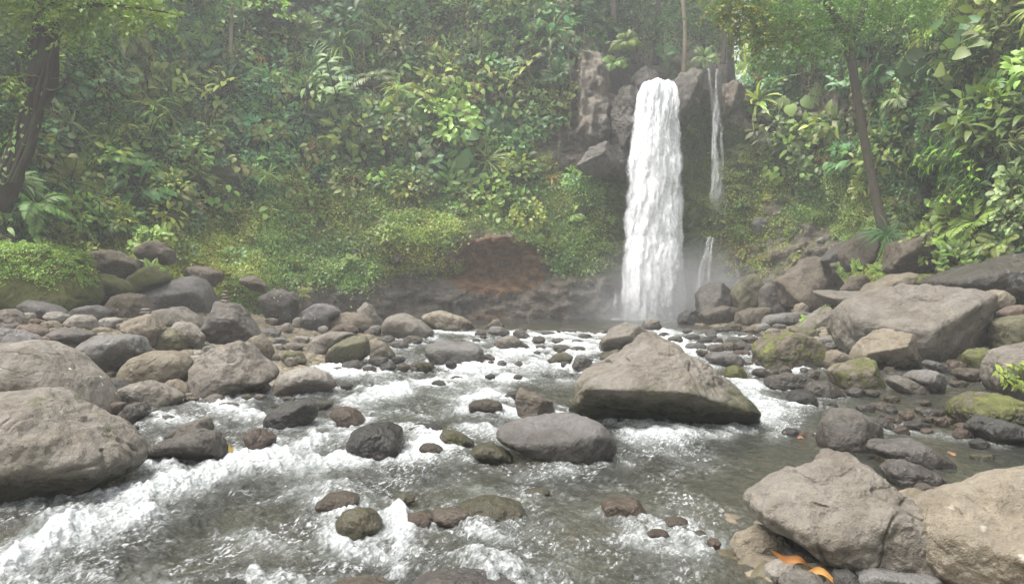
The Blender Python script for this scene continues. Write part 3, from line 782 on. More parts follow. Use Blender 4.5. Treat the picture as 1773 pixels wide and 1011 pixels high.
rock("brown grained boulder in the middle of the left bank pile", "204,568 216,556 251,544 263,546 273,558 282,570 277,582 271,601 255,603 246,589 230,576", 605, 't', 4, .15, .15, 0, [UNDER])
rock("greenish round boulder in the left bank pile", "273,601 273,589 285,570 303,570 317,584 319,599 305,606 279,607", 607, 'o', 3.4, .5, .1)
rock("pale pitted boulder right of the greenish round one", "295,562 311,556 329,560 342,572 352,582 348,595 335,603 319,599 313,578", 603, 'p', 3.6, .15, .3, 0, [UNDER])
rock("broad grey double humped boulder under the flat topped slab", "267,546 268,537 292,535 310,531 326,539 345,549 357,560 353,574 339,570 311,560 289,562", 576, 'n', 3.4, .1, .2)
rock("grey flat sided boulder beside the water below the egg shaped boulder", "203,692 210,677 230,663 253,659 275,667 299,679 317,686 290,698 259,705 226,699", 702, 'n', 3.8, .1, .2, 0, [(.6, -.75, .2, .66)])
rock("dark tilted stone at water's edge near the lichen spotted boulder", "200,724 212,712 230,698 246,695 257,708 255,714 236,728 212,730", 731, 'k', 3.4, .1)
rock("pinkish flat stone touching the lichen spotted boulder", "170,718 180,708 198,696 216,698 210,710 200,719", 720, 'r', 4, 0, .2)
rock("small tan rock between egg shaped and sculpted boulders", "284,667 293,657 305,656 323,667 335,677 319,684 299,673", 684, 't', 3.4, .1, .2)
rock("small pale rock with black shaded front below sculpted boulder", "372,672 378,660 388,657 398,668 403,678 398,684 384,682 374,678", 684, 'p', 4, .1, .1, 0, [(.4, -.8, -.45, .55)], 0)
rock("flat oblong pale rock under the sculpted boulder", "404,670 408,657 437,655 461,661 467,673 437,680 406,680", 682, 't', 5, .1, .2, 0, [UNDER], 1)
rock("large half buried rock at far left bank edge", "-60,540 0,538 18,534 30,540 40,551 43,560 20,560 -60,560", 561, 'n', 3.4, 0, .3)
rock("dark boulder in front of leafy mound at far left", "30,538 32,524 44,518 67,522 95,530 113,540 100,548 60,548", 550, 'v', 3.6, .05, .3)
rock("flat grey boulder with pale lichen rim right of leafy mound", "113,540 129,534 154,530 170,529 182,538 186,545 168,553 140,552", 554, 'v', 4, .05, .8)
rock("pale round rock before the leafy mound", "75,549 83,541 99,539 117,546 119,552 105,558 83,558", 559, 'p', 3)
rock("whitish cracked rock right of the pale round one", "111,559 123,549 131,545 150,545 164,553 166,566 139,566", 568, 'p', 4, 0, .2)
rock("reddish brown boulder on far left bank", "32,569 42,561 59,561 79,571 85,580 61,584 44,579", 584, 'r', 3)
rock("dark slab tilted over a shady gap on left bank", "87,577 99,568 119,565 139,573 158,579 152,590 139,604 123,595 105,587", 606, 'k', 5, .2, .1, 0, [(.1, -.8, -.6, .5), (-.1, -.5, .85, .7)], 0)
rock("small orange brown rock above the lichen spotted boulder", "70,590 76,582 90,580 100,588 102,598 90,602", 604, 'r', 3.2, 0, .4)
rock("dark blunt rock wedged behind the lichen spotted boulder", "101,604 119,605 137,609 148,619 142,635 125,627", 636, 'd', 4, .1)
rock("dark wet rock in gap beside the egg shaped boulder", "176,668 190,658 208,658 222,668 208,684 188,692", 692, 'd', 3.4, .1, 0, .4)
# mossy group at left
M1 = rock("great mossy mound boulder overgrown with small leaves at left", "-120,450 -40,436 0,440 34,428 85,425 125,432 139,465 149,516 135,535 68,536 0,536 -120,536", 540, 'o', 3.2, 1.0, 0, 0, [(.5, -.85, .1, .8)], 1, Y=27, sink=.1)
rock("brown moss capped overhanging block behind mossy rocks", "160,436 179,432 199,434 217,445 241,454 250,463 233,476 209,479 175,470 162,457", 482, 'b', 5, .55, 0, 0, [(.3, -.85, -.5, .66)], 1, Y=32, sink=.1)
rock("pointed brown slab jutting from the green slope", "239,442 255,443 274,444 286,428 296,434 298,457 282,459 262,453 247,449", 460, 'b', 6, .15, 0, 0, [(0, -.7, -.7, .6)], 1, Y=32.5, sink=0)
rock("dark moss covered boulder over a black hollow", "150,507 148,487 160,475 189,477 215,487 225,497 215,525 195,540 165,540", 545, 'o', 4.5, .85, 0, 0, [(0, -.7, -.75, .30)], 0, Y=29.5, sink=.1)
rock("mossy wedge boulder with leafy top behind flat topped slab", "209,513 223,497 231,479 257,465 278,461 288,473 296,487 262,499 247,510 219,515", 518, 'o', 4, .8, 0, 0, (), 2, Y=31)
# river, centre
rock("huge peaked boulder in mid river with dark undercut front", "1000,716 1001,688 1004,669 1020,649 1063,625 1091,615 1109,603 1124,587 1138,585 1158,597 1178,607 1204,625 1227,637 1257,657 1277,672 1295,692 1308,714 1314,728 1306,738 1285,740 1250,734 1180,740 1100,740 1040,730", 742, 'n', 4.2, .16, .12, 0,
     [(-.15, -.62, -.78, .34), (-.12, -.62, .75, .56), (.55, -.6, .6, .66), (.75, -.7, -.1, .78)], 0, dep=.85, blur=2, rough=1.35, algae_shade=.55)
rock("long flat oval grey boulder in front of the peaked boulder", "857,752 871,735 912,725 962,717 1006,720 1040,735 1057,752 1066,773 1054,788 1037,795 1003,790 952,781 918,777 885,764 861,762", 796, 'v', 3.4, .05, .1, 0, [(-.2, -.45, .88, .62), (.7, -.7, -.2, .8)], 0, rough=.7)
rock("sharp brown and black angular rock left of the peaked boulder", "892,702 894,688 902,674 914,680 924,684 937,688 957,696 963,714 950,722 930,724 898,714", 723, 'b', 8, .1, 0, .2, [(-.35, -.9, .15, .6), (.75, -.6, -.1, .5), (-.2, -.2, .95, .8)], 0, blur=1)
rock("dark jagged rock just behind the sharp brown rock", "868,690 880,680 900,675 906,684 898,693 878,694", 695, 'd', 5, 0, 0, .7)
rock("wide dark loaf shaped boulder in mid river left of centre", "734,607 746,595 765,590 819,591 837,607 839,619 827,628 779,630 749,626", 630, 'g', 3.4, .15, .05, .1, [(.1, -.3, .95, .72)], 0, rough=.5)
rock("tan angular rock upstream of the loaf shaped boulder", "856,597 858,587 888,581 900,589 918,599 916,604 900,375 878,604".replace("900,375", "900,605"), 606, 'n', 5, .1, .1)
rock("small peaked tan rock at the pool's outflow", "841,564 854,554 862,553 876,564 860,568", 568, 't', 4)
rock("pale wet rock below the small peaked tan rock", "842,575 850,565 868,565 886,576 870,580", 580, 'g', 3.2, 0, .1)
rock("dark low rock left of the pale wet rock at outflow", "820,579 828,570 842,573 842,580", 581, 'k', 3)
rock("dark wedge rock right of the pale wet rock at outflow", "887,577 896,569 910,574 923,586 905,588 892,583", 589, 'k', 4)
rock("round pale violet rock in outflow rapids", "919,590 925,583 936,581 945,588 938,593", 594, 'v', 3)
rock("mossy dark rock in rapids left of the two tone rock", "949,623 963,613 977,609 993,617 987,626 965,630", 630, 'o', 3.4, .4)
rock("two tone grey and black rock upstream of peaked boulder's left end", "990,634 998,617 1010,615 1024,623 1031,637 1010,641", 642, 'v', 5, 0, .1, 0, [(.7, -.65, -.1, .5)], 0)
rock("blocky brown boulder with black undercut behind the peaked boulder", "1037,603 1041,589 1063,568 1083,561 1103,563 1119,574 1126,587 1116,595 1105,605 1095,608 1059,607", 609, 'n', 7, .08, .1, 0, [(0, -.75, -.65, .42), (.6, -.75, .1, .62), (-.3, -.5, .8, .7)], 0, blur=2)
rock("squarish tan boulder alone near the pool's outflow right of centre", "1109,566 1117,554 1138,552 1146,568 1135,572 1115,570", 572, 'n', 5, .1, .1)
rock("low mossy rock just behind the peaked boulder's left shoulder", "1037,617 1045,611 1067,604 1079,607 1087,618 1069,624 1039,624", 624, 'o', 3.2, .35)
rock("dark rounded rock with water spilling over in left rapids", "597,772 614,746 641,735 678,731 695,742 699,769 684,788 648,790 607,783", 790, 'd', 3.2, .3, 0, .9)
rock("small mossy tilted rock in white water left of oval boulder", "759,762 766,745 797,750 823,765 800,774 776,775", 776, 'o', 5, .55, 0, .6)
rock("mossy brown angular rock below the oval boulder's left end", "816,784 827,770 851,768 874,780 890,794 878,802 837,797", 803, 'o', 5, .5, 0, .4, [UNDER], 2)
rock("half drowned reddish brown rock in left rapids", "572,718 584,706 600,704 622,712 634,728 630,740 600,742", 738, 'r', 3, 0, 0, .9)
rock("dark square shouldered boulder in left rapids", "457,732 464,715 487,698 535,695 552,706 541,725 508,741 467,739", 741, 'd', 4.5, .1, .1, .5, [(.75, -.6, -.1, .6), (-.3, -.5, .8, .7)], 0)
rock("brown sloping rock on top of the dark mossy flat rock", "277,754 305,739 340,728 360,726 366,739 359,752 305,761", 760, 'n', 5, .05, .1)
rock("dark mossy flat rock in the left white water", "247,791 271,769 311,752 338,747 372,752 388,768 392,781 372,791 305,797 264,797", 798, 'k', 4, .4, .05, .4, [UNDER], 2)
rock("drowned brown rock at the lip of left white water", "423,755 440,743 457,742 478,754 470,778 440,784", 782, 'r', 3, .1, 0, 1)
rock("wet brown rock with dark hollow in lower left rapids", "548,872 568,856 600,852 622,862 616,882 590,892 562,888", 890, 'b', 4, .1, 0, .9, [UNDER], 1)
rock("round mossy rock in lower left rapids", "580,904 590,888 614,881 648,886 661,902 654,923 614,928 587,923", 928, 'o', 2.9, .5, .1, .2)
rock("low orange brown rock right of the round mossy rock", "668,910 690,894 730,890 748,898 740,914 690,920", 916, 'r', 3.2, .3, 0, 1)
rock("wet brown rock awash in mid foreground", "1043,874 1054,866 1104,867 1122,889 1087,903 1050,900", 900, 'r', 3.4, .2, 0, .9)
rock("broad drowned boulder under glassy water at bottom centre", "690,1020 706,984 760,958 830,956 900,972 942,1010 940,1050 700,1050", 1050, 'v', 3.0, .1, 0, 1.0, (), 1, dep=.7)
rock("drowned yellow brown boulder showing through the middle water", "770,884 800,852 850,846 900,856 922,876 900,896 800,898", 898, 'o', 3.0, .3, 0, 1.0, (), 1)
rock("flat drowned rock at bottom edge left of centre", "540,1012 580,996 640,990 676,1004 660,1024 560,1030", 1030, 'b', 3.0, .2, 0, 1.0, (), 1)
rock("long dark drowned rock at bottom edge left", "290,1018 340,1000 400,992 452,1002 470,1022 380,1040", 1040, 'd', 3.0, .3, 0, 1.0, (), 2)
for o_ in list(bpy.data.objects):
    l_ = str(o_.get("label", ""))
    if l_.startswith("broad drowned boulder"): o_.location[2] -= .15
    elif l_.startswith("drowned yellow brown"): o_.location[2] -= .10
    elif l_.startswith(("flat drowned rock", "long dark drowned")): o_.location[2] -= .06
# right side
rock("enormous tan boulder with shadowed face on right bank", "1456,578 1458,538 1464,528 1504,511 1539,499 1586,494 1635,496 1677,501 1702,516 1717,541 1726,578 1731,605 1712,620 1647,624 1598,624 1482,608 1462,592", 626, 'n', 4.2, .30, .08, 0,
     [(-.28, -.55, .80, .60), (.62, -.74, -.26, .46), (-.75, -.6, -.2, .74)], 0, dep=.9, rough=1.1, algae_shade=.22)
rock("angular tan boulder leaning in front of the enormous boulder", "1482,617 1506,585 1543,568 1558,575 1583,590 1598,622 1596,632 1548,634 1519,629 1499,619", 642, 't', 7, .45, .1, 0, [(-.35, -.55, .76, .60), (-.05, -.8, -.6, .46), (.7, -.7, .1, .6)], 0, blur=2, algae_shade=.3)
rock("yellow topped mossy block in right shallows", "1442,643 1458,633 1494,623 1507,620 1521,633 1527,649 1527,667 1488,669 1458,667 1446,659", 670, 't', 6, .75, .1, 0, [(-.2, -.45, .87, .64), (.75, -.6, .2, .7)], 0, blur=2)
rock("broad mossy brown boulder right of the rapids", "1305,601 1313,588 1339,578 1379,577 1410,586 1430,601 1433,610 1416,625 1399,635 1329,635 1309,631 1308,613", 637, 'b', 3.6, .72, .1)
rock("oblong olive rock behind the broad mossy boulder", "1367,573 1375,565 1399,567 1419,574 1418,588 1389,580", 588, 'o', 3.4, .4)
rock("smooth tan rock between mossy boulder and yellow topped block", "1424,628 1434,609 1450,606 1470,615 1478,625 1446,640 1430,638", 641, 't', 3.4, .1)
rock("smooth grey rock in rapids behind the mossy green cushion", "1222,618 1235,610 1265,611 1282,616 1294,629 1270,634 1235,632", 634, 'g', 3, .05, 0, .1)
rock("small rock wholly covered with bright green moss", "1251,648 1257,637 1272,632 1286,636 1293,648 1288,657 1260,657", 658, 'o', 2.8, 1.0, 0)
rock("wide flat wet rock in right rapids", "1325,662 1335,653 1369,646 1399,653 1423,664 1387,675 1365,671 1329,668", 675, 'k', 4, .2, 0, .7)
rock("round wet rock with shining top in right rapids", "1363,690 1375,676 1389,672 1406,682 1420,702 1383,702", 704, 'd', 3.2, .05, 0, 1)
rock("grey wet rock between flat rock and yellow topped block", "1396,676 1408,662 1432,660 1454,670 1462,688 1430,692 1404,688", 690, 'k', 3.4, .1, 0, .8)
rock("egg shaped grey boulder standing in right shallows", "1420,762 1427,732 1444,708 1471,707 1494,718 1522,735 1531,757 1511,771 1478,780 1437,775", 780, 'k', 3.3, .05, .1, 0, [(.6, -.75, .05, .76), (-.5, -.7, .4, .8)], 0, rough=.6)
rock("long low brown boulder right of the egg shaped grey one", "1506,775 1522,764 1555,764 1579,761 1613,776 1643,793 1649,807 1596,807 1545,793 1511,785", 808, 'v', 3.4, .05, .05, .1)
rock("low dark brown rock nearest below the long low boulder", "1528,812 1545,800 1572,798 1610,813 1631,831 1600,842 1545,834", 842, 'v', 3.2, .05, 0, .3)
rock("big moss draped boulder at right edge", "1643,707 1664,688 1698,679 1742,685 1773,698 1830,720 1800,738 1714,740 1657,726", 742, 'b', 3.2, .8, .1, 0, (), 1)
rock("dark wedge slab at right edge below the moss draped boulder", "1687,742 1700,730 1714,722 1748,732 1830,752 1830,772 1714,765", 770, 'd', 4.5, .3, 0, 0, [UNDER], 1)
rock("tall brown boulder cut off by right edge", "1720,640 1722,627 1740,609 1770,596 1830,585 1860,630 1830,680 1740,674 1722,657", 684, 'n', 3.2, .3, .1)
rock("rounded mossy boulder right of the enormous boulder's foot", "1671,615 1683,604 1701,602 1720,608 1736,615 1734,632 1716,640 1679,640 1673,623", 642, 'o', 3.2, .8)
rock("smooth dark ended boulder in right shallows", "1570,653 1584,643 1612,641 1631,647 1638,659 1636,678 1608,680 1580,662", 680, 'g', 4, .2, .05, 0, [(.7, -.7, 0, .7), UNDER], 0)
rock("low pale brown rock left of the dark ended boulder", "1538,656 1552,649 1570,655 1592,667 1606,679 1572,681 1544,669", 681, 'n', 3.8, .05)
rock("flat brown slab in right backwater", "1651,648 1661,638 1690,637 1718,639 1719,658 1701,660 1659,654", 661, 'b', 5, .1)
rock("small tan block under the enormous boulder's shadow", "1641,634 1643,625 1656,623 1670,627 1668,637", 640, 'r', 5)
rock("grey flat rock at the enormous boulder's foot", "1600,630 1605,624 1618,623 1635,631 1648,640 1632,647 1612,638", 647, 'g', 3.4)
# right foreground
rock("large ridged grey boulder in right foreground", "1308,876 1319,871 1342,854 1390,823 1434,813 1474,795 1498,801 1528,833 1555,861 1596,881 1640,876 1690,900 1680,965 1606,982 1562,978 1511,964 1444,954 1363,917 1322,906", 984, 'n', 4.0, .12, .12, 0,
     [(-.4, -.55, .72, .72), (.5, -.55, .68, .76)], 0, dep=.75, blur=2, rough=1.2, sink=.1)
rock("large smooth tan boulder cut off at bottom right corner", "1601,950 1603,903 1630,876 1681,854 1728,840 1773,828 1850,812 1930,830 1960,920 1930,1040 1730,1045 1687,1013 1647,988 1613,974", 1035, 't', 3.4, .12, .5, 0, [(-.3, -.5, .8, .72), (-.75, -.62, -.1, .78)], 0, dep=.8, rough=.8)
rock("tan blunt stone at foreground water's edge", "1268,945 1281,932 1319,913 1349,921 1361,938 1352,954 1308,966 1275,961", 966, 't', 4, .1, .1, 0, [(-.6, -.7, .35, .72)], 2)
rock("smooth pale grey oval stone leaning on ridged boulder", "1359,932 1376,913 1407,903 1423,913 1437,932 1430,944 1383,951 1363,944", 954, 'g', 2.8, .1, .15, 0, (), 0, rough=.5)
rock("speckled grey stone right of the pale oval stone", "1434,957 1444,942 1467,946 1489,970 1493,986 1464,987 1437,974", 988, 'k', 3.2, .2, .5)
rock("dark damp stone under the pale oval stone", "1350,968 1365,953 1398,950 1424,958 1424,984 1380,992", 990, 'd', 3.2, .1, 0, .6)
rock("pale stone beneath the curled orange leaf", "1327,986 1346,970 1373,970 1393,987 1363,1001 1332,998", 1002, 'p', 3.8, .1, .1)
rock("brown stone cut off by bottom edge below the orange leaf", "1352,1016 1368,996 1400,992 1432,1004 1440,1030 1380,1040", 1036, 'k', 3.2, 0, .1)
rock("flat grey stone along bottom edge right", "1484,998 1511,986 1562,992 1625,996 1618,1014 1494,1012", 1016, 'g', 4, .05, .3)
rock("dark stone between speckled stone and flat stone", "1440,1004 1446,988 1470,986 1486,998 1480,1012 1450,1014", 1014, 'd', 3.4, .2)
# rocks by the falls, right
rock("black wet rock nearest the plunge of the falls", "1174,556 1178,546 1190,537 1203,537 1222,545 1230,558 1200,560", 560, 'd', 6, 0, 0, .7, [(.6, -.7, .2, .6)], 1)
rock("long brown wet rock lying at the pool's right edge", "1212,544 1227,536 1255,529 1277,535 1284,545 1276,560 1230,560", 561, 'b', 5, .1, 0, .5, [(0, -.8, -.3, .7)], 1)
rock("dark reddish rock right of the long brown wet rock", "1271,560 1277,541 1299,533 1330,533 1334,546 1318,558", 561, 'b', 5, .05, 0, .4, (), 3)
rock("boulder with a glistening white wet face beside the falls", "1207,507 1213,500 1233,489 1251,489 1267,505 1268,524 1240,545 1211,538", 550, 'k', 6, .1, 0, .7, [(-.55, -.7, .45, .6), (.6, -.7, .3, .7)], 0, Y=42)
rock("olive grey boulder in the mist right of the white faced one", "1264,505 1287,479 1310,475 1322,489 1320,515 1279,525", 545, 'o', 5, .3, 0, .2, Y=41.5, sink=.4)
rock("squared block with pale streak in front of the pointed boulder", "1318,499 1324,493 1350,493 1360,511 1370,535 1352,545 1318,540", 548, 'k', 7, .1, .3, 0, [(.45, -.8, .3, .62)], 0, Y=38.5, sink=.1)
rock("big pointed brown boulder right of the plunge pool", "1344,485 1374,471 1393,459 1401,447 1419,451 1437,469 1457,493 1462,507 1440,512 1417,511 1397,520 1378,520 1360,513", 535, 'b', 6, .2, .1, .1, [(-.55, -.7, .45, .66), (.55, -.75, .3, .72)], 0, Y=37.5, blur=2)
rock("flat pointed slab resting over dark gap left of enormous boulder", "1412,506 1425,501 1491,505 1519,509 1490,527 1457,532 1432,519", 536, 'n', 7, .05, 0, 0, [(-.1, -.4, .9, .5), (.1, -.7, -.7, .55)], 0, Y=31)
rock("grey brown rock behind the flat pointed slab", "1457,499 1474,481 1494,475 1501,484 1500,501 1462,506", 512, 'b', 4, .2, 0, 0, (), 3, Y=33)
rock("smooth tan ramp shaped rock above the enormous boulder", "1489,508 1511,491 1548,476 1573,473 1586,478 1584,495 1548,505 1511,513", 516, 't', 3.8, .15, .05, 0, (), 1, Y=30.5)
rock("leaning brown slab under the slender tree's roots", "1457,442 1474,417 1499,397 1516,408 1518,437 1502,456 1474,473 1464,464", 478, 'b', 6, .2, 0, 0, [(-.3, -.85, .35, .6)], 1, Y=34.5, sink=0)
rock("grey slab propped left of the leaning brown slab", "1422,454 1449,424 1469,415 1463,439 1439,456", 458, 'k', 7, .15, 0, 0, [(-.4, -.6, .7, .6)], 0, Y=36, sink=0)
rock("great brown overhanging block right of the slender tree", "1536,462 1552,420 1593,403 1623,410 1650,442 1627,466 1573,474 1546,471", 484, 'b', 4.5, .5, 0, 0, [(.1, -.75, -.65, .5)], 1, Y=31.5, sink=.05)
rock("wet dark sloping slab below a tiny cascade at right", "1600,493 1630,479 1684,458 1722,452 1771,440 1850,432 1850,520 1759,510 1697,512", 520, 'k', 5, .05, 0, .75, [(-.25, -.55, .8, .62)], 1, Y=26.5, sink=.05)
rock("small mossy rock beside the wet dark slab", "1588,489 1595,475 1628,475 1618,491", 494, 'o', 4, .8, 0, 0, Y=29.5)
rock("tan round boulder behind the enormous boulder's right end", "1702,518 1712,506 1727,502 1751,514 1757,525 1729,533 1709,530", 537, 't', 3.2, .2, 0, 0, Y=23.5)
rock("reddish round boulder at right edge above the mossy ones", "1729,543 1746,531 1771,528 1800,536 1790,556 1756,556 1735,548", 560, 'r', 3.4, .1, 0, 0, Y=22)
rock("olive boulder in shade right of the enormous boulder", "1720,560 1740,548 1790,545 1810,600 1770,610 1732,606", 612, 'o', 3.4, .3, 0, 0, Y=21.5)
rock("grey triangular rock with fern at its side by pool", "1384,563 1407,544 1429,530 1437,539 1438,560 1413,567", 568, 'n', 6, .55, 0, 0, [(-.5, -.7, .5, .65)], 0)
rock("low flat grey rock in front of the squared block", "1318,559 1330,546 1368,541 1405,541 1390,555 1358,561", 562, 'g', 4)
rock("small tan upright rock before the squared block", "1372,545 1378,528 1392,522 1400,528 1398,545", 548, 't', 4, .1, 0, 0, Y=35)
rock("cubic olive rock under the fern by the enormous boulder", "1433,566 1447,558 1459,562 1458,584 1437,576", 586, 'o', 5, .4, 0, 0, [UNDER], 1)
# the lip and the wall
rock("dark round cap rock wedged at the lip of the falls", "1094,144 1101,125 1118,117 1135,122 1149,146 1142,160 1112,166 1098,158", None, 'k', 7, .05, .1, .2, [(.55, -.7, .4, .55), (-.55, -.7, .4, .6), (0, -.8, -.5, .7)], 1, Y=47.8, blur=1, sink=0)
rock("mossy cap rock with overhang right of the main fall", "1168,142 1180,128 1200,121 1224,120 1218,135 1212,169 1204,200 1186,219 1168,205 1164,172", None, 'k', 7, .5, 0, .1, [(-.5, -.8, .2, .6), (.7, -.7, -.1, .6), (0, -.6, .8, .75), (.1, -.7, -.7, .6)], 2, Y=47.4, blur=1, rough=1.5, sink=0, name="boulder")
rock("brown cap rock right of the twin trickle", "1254,142 1275,144 1290,159 1284,183 1262,197 1252,180", None, 'b', 7, .3, 0, .1, [(-.6, -.7, .2, .6), (.5, -.8, -.3, .6)], 4, Y=46.6, blur=1, rough=1.5, sink=0, name="boulder")
rock("jutting grey rock block below the fluted pillar", "999,288 1022,256 1047,246 1068,260 1068,284 1049,302 1013,300", None, 'k', 7, .08, 0, 0, [(.1, -.75, -.65, .5), (-.5, -.7, .5, .6), (.8, -.6, .1, .6)], 2, Y=46.0, sink=0, blur=1, name="rock_outcrop", lev=7)
rock("craggy rock between the fluted pillar and the falls", "1058,200 1066,166 1088,147 1108,156 1104,190 1092,232 1078,262 1060,250", None, 'k', 7, .45, 0, .1, [(-.5, -.8, .2, .6), (.6, -.7, .3, .6)], 6, Y=47.4, sink=0, rough=1.9, blur=1, name="rock_outcrop", lev=7)
rock("broken rock shelf beside the white water below the craggy rock", "1052,270 1064,250 1080,240 1090,250 1086,300 1074,316 1058,300", None, 'k', 7, .45, 0, .2, [(-.5, -.8, .2, .6)], 6, Y=47.6, sink=0, rough=1.9, blur=1, name="rock_outcrop", lev=6)
for s, lb in (("604,440 612,430 626,428 632,438 624,448 608,448", "grey rock knob poking out of the left green wall"), ("676,448 684,432 698,434 702,452 686,458", "dark rock ledge knob left of the orange hollow"),
              ("740,440 750,424 764,430 766,448 748,452", "dark rock nose just left of the orange hollow"), ("1300,388 1312,376 1330,380 1326,402 1306,408", "grey rock face in the mossy slope right of the falls"),
              ("1590,352 1600,334 1612,340 1616,360 1600,368", "grey rock pointing out of the foliage right of the slender tree"), ("1414,418 1424,410 1430,418 1424,426", "pale stone on the gravelly slope right of the falls")):
    a = np.array([[float(t) for t in q.split(',')] for q in s.split()]).mean(0)
    pc = cliff_at([a[0]], [a[1]])[0][0]
    rock(lb, s, None, 'k' if 'dark' in lb else 'g', 4.5, .2, 0, 0, (), 4, Y=pc[1] + .1, sink=0, name="rock_outcrop" if "stone" not in lb else "river_rock")
# the little cairns
for k, (cx_, cyy, ww, hh, nm) in enumerate(((390, 521, 7.5, 3.2, "broad bottom stone of the little cairn on the triangular boulder"), (391, 515.5, 6.5, 2.8, "second stone of the little cairn on the triangular boulder"),
                                          (389, 510.5, 5.6, 2.6, "third stone of the little cairn on the triangular boulder"), (390.5, 505.5, 3.8, 2.8, "topmost pebble of the little cairn on the triangular boulder"))):
    a = np.linspace(0, 2 * np.pi, 10)[:-1]
    rock(nm, " ".join(f"{cx_ + ww * math.cos(t):.1f},{cyy + hh * math.sin(t):.1f}" for t in a), None, 't' if k % 2 else 'p', 3.5, 0, 0, 0, (), 1, Y=bpy.data.objects["boulder.006"].location[1] - .05, sink=0, name="cairn_stone", lev=4)
for k, (cx_, cyy, ww, hh, nm) in enumerate(((252, 541, 11, 2.6, "lower flat stone balanced on the brown grained boulder"), (252, 536, 8, 2.4, "upper flat stone balanced on the brown grained boulder"))):
    a = np.linspace(0, 2 * np.pi, 10)[:-1]
    rock(nm, " ".join(f"{cx_ + ww * math.cos(t):.1f},{cyy + hh * math.sin(t):.1f}" for t in a), None, 'g', 3.5, 0, 0, 0, (), 1, Y=hit(245, 604) + .5, sink=0, name="cairn_stone", lev=4)

# smaller stones, read off the photograph as centre, width, height
def pebble(px, row, wd, ht, col, label, group=None, moss=.1, wet=0.0, cat=None):
    n = rng.integers(7, 10)
    a = np.sort((np.arange(n) + rng.uniform(-.3, .3, n)) / n * 2 * np.pi)
    r = rng.uniform(.85, 1.12, n)
    s = " ".join(f"{px + wd / 2 * q * math.cos(t):.1f},{row + ht / 2 * q * math.sin(t):.1f}" for t, q in zip(a, r))
    o = rock(label, s, row + ht / 2, col, rng.uniform(2.8, 4.6), moss, .15, wet, (), int(rng.integers(1, 5)), lev=5 if wd > 24 else 4, name="river_rock")
    if group: o["group"] = group
    return o
SM = """90,564 32,14 t|18,566 34,12 k|50,548 22,12 p|190,558 44,16 p|175,572 40,12 t|212,564 24,10 n|60,556 18,8 r|228,560 20,12 k|128,578 30,9 p|30,585 30,12 n|166,594 22,14 o|124,600 20,12 o
315,626 30,20 t|338,620 22,10 p|345,612 20,12 p|362,604 24,10 g|300,650 22,12 n|333,690 26,8 t|372,690 32,14 p|352,694 18,8 n|427,686 24,8 t|450,686 18,7 p|395,700 36,6 w|265,716 26,8 r|285,724 30,10 g|190,710 18,8 r
470,575 34,14 g|497,566 22,14 p|515,558 20,16 p|522,588 28,14 p|505,600 40,12 n|540,590 20,10 p|486,590 30,12 g|550,604 28,14 g|480,600 26,10 n|560,570 18,12 p|470,556 24,12 t|600,590 20,12 n|447,634 26,8 r|450,604 14,8 p
650,572 26,16 g|668,588 30,14 g|690,596 36,12 g|715,588 34,12 n|640,576 20,10 k|700,572 20,8 t|655,624 34,14 k|672,634 30,12 d|690,622 26,10 d|640,640 24,12 b|610,634 40,18 k|700,636 22,10 r|735,634 42,12 o|720,590 18,7 d|585,640 20,10 b
760,664 26,9 d|848,652 20,9 d|790,655 26,7 o|850,622 16,9 r|966,590 24,8 k|972,602 34,10 k|936,600 20,6 g|950,578 30,8 g|1000,592 22,7 d|1012,582 26,8 k|1042,576 30,8 n|985,572 30,6 g|905,570 18,5 k|1000,604 28,8 g|1062,626 20,8 b|1045,634 22,8 g
1100,600 28,10 g|1150,580 22,8 d|1170,588 30,10 g|1200,584 26,8 k|1222,590 30,10 d|1205,600 36,12 g|1240,603 34,12 r|1262,600 30,16 b|1280,598 30,14 k|1230,578 24,7 g|1250,570 30,8 k|1272,566 40,12 o|1300,572 36,12 t|1322,566 30,12 g|1340,575 34,12 t|1350,566 26,10 k|1300,588 30,12 n|1285,612 30,12 r
1300,604 26,10 k|1215,610 24,8 b|1190,574 18,6 d|1290,580 26,8 g|1400,592 34,12 k|1425,590 30,12 g|1440,598 28,10 k|1460,612 30,10 g|1480,604 24,10 g|1345,642 26,10 d|1318,644 30,12 k|1480,678 36,14 k|1510,680 30,12 k|1545,690 26,10 r|1500,706 30,14 k|1530,704 34,14 b|1570,720 26,12 r|1590,736 42,12 d|1612,726 24,10 b|1540,726 22,12 r
1650,726 28,14 r|1665,752 26,18 r|1480,720 20,10 k|1395,752 28,10 r|1372,748 36,12 d|1640,612 24,10 t|1660,600 26,14 r|1720,560 28,12 n|1745,575 34,16 r|1755,600 28,14 t|1760,505 26,12 r|1600,660 20,8 t|1540,640 20,10 b|1450,676 24,10 r|1435,700 26,10 k|1660,664 30,10 b
1600,846 34,14 b|1625,856 26,10 r|1650,848 30,10 k|1590,830 24,10 r|1700,790 40,10 o|1340,930 20,8 d|1312,968 30,12 d|1236,940 30,14 r|1170,905 44,16 b|1140,925 40,14 r|1210,925 26,10 b|990,700 24,10 d|1000,722 18,10 d|975,740 20,10 b
840,704 60,20 b|735,744 70,18 d|830,690 30,10 d|745,778 40,20 b|780,892 80,22 b|870,880 60,24 o|560,700 36,12 k|600,668 24,8 k|500,690 24,8 k|455,756 40,18 k|230,742 20,10 k|700,862 40,12 o|930,852 50,12 o"""
CN = dict(g="grey", t="tan", b="brown", d="black wet", p="pale", v="violet grey", o="olive mossy", r="dull reddish", w="whitish", k="dark grey", n="light brown")
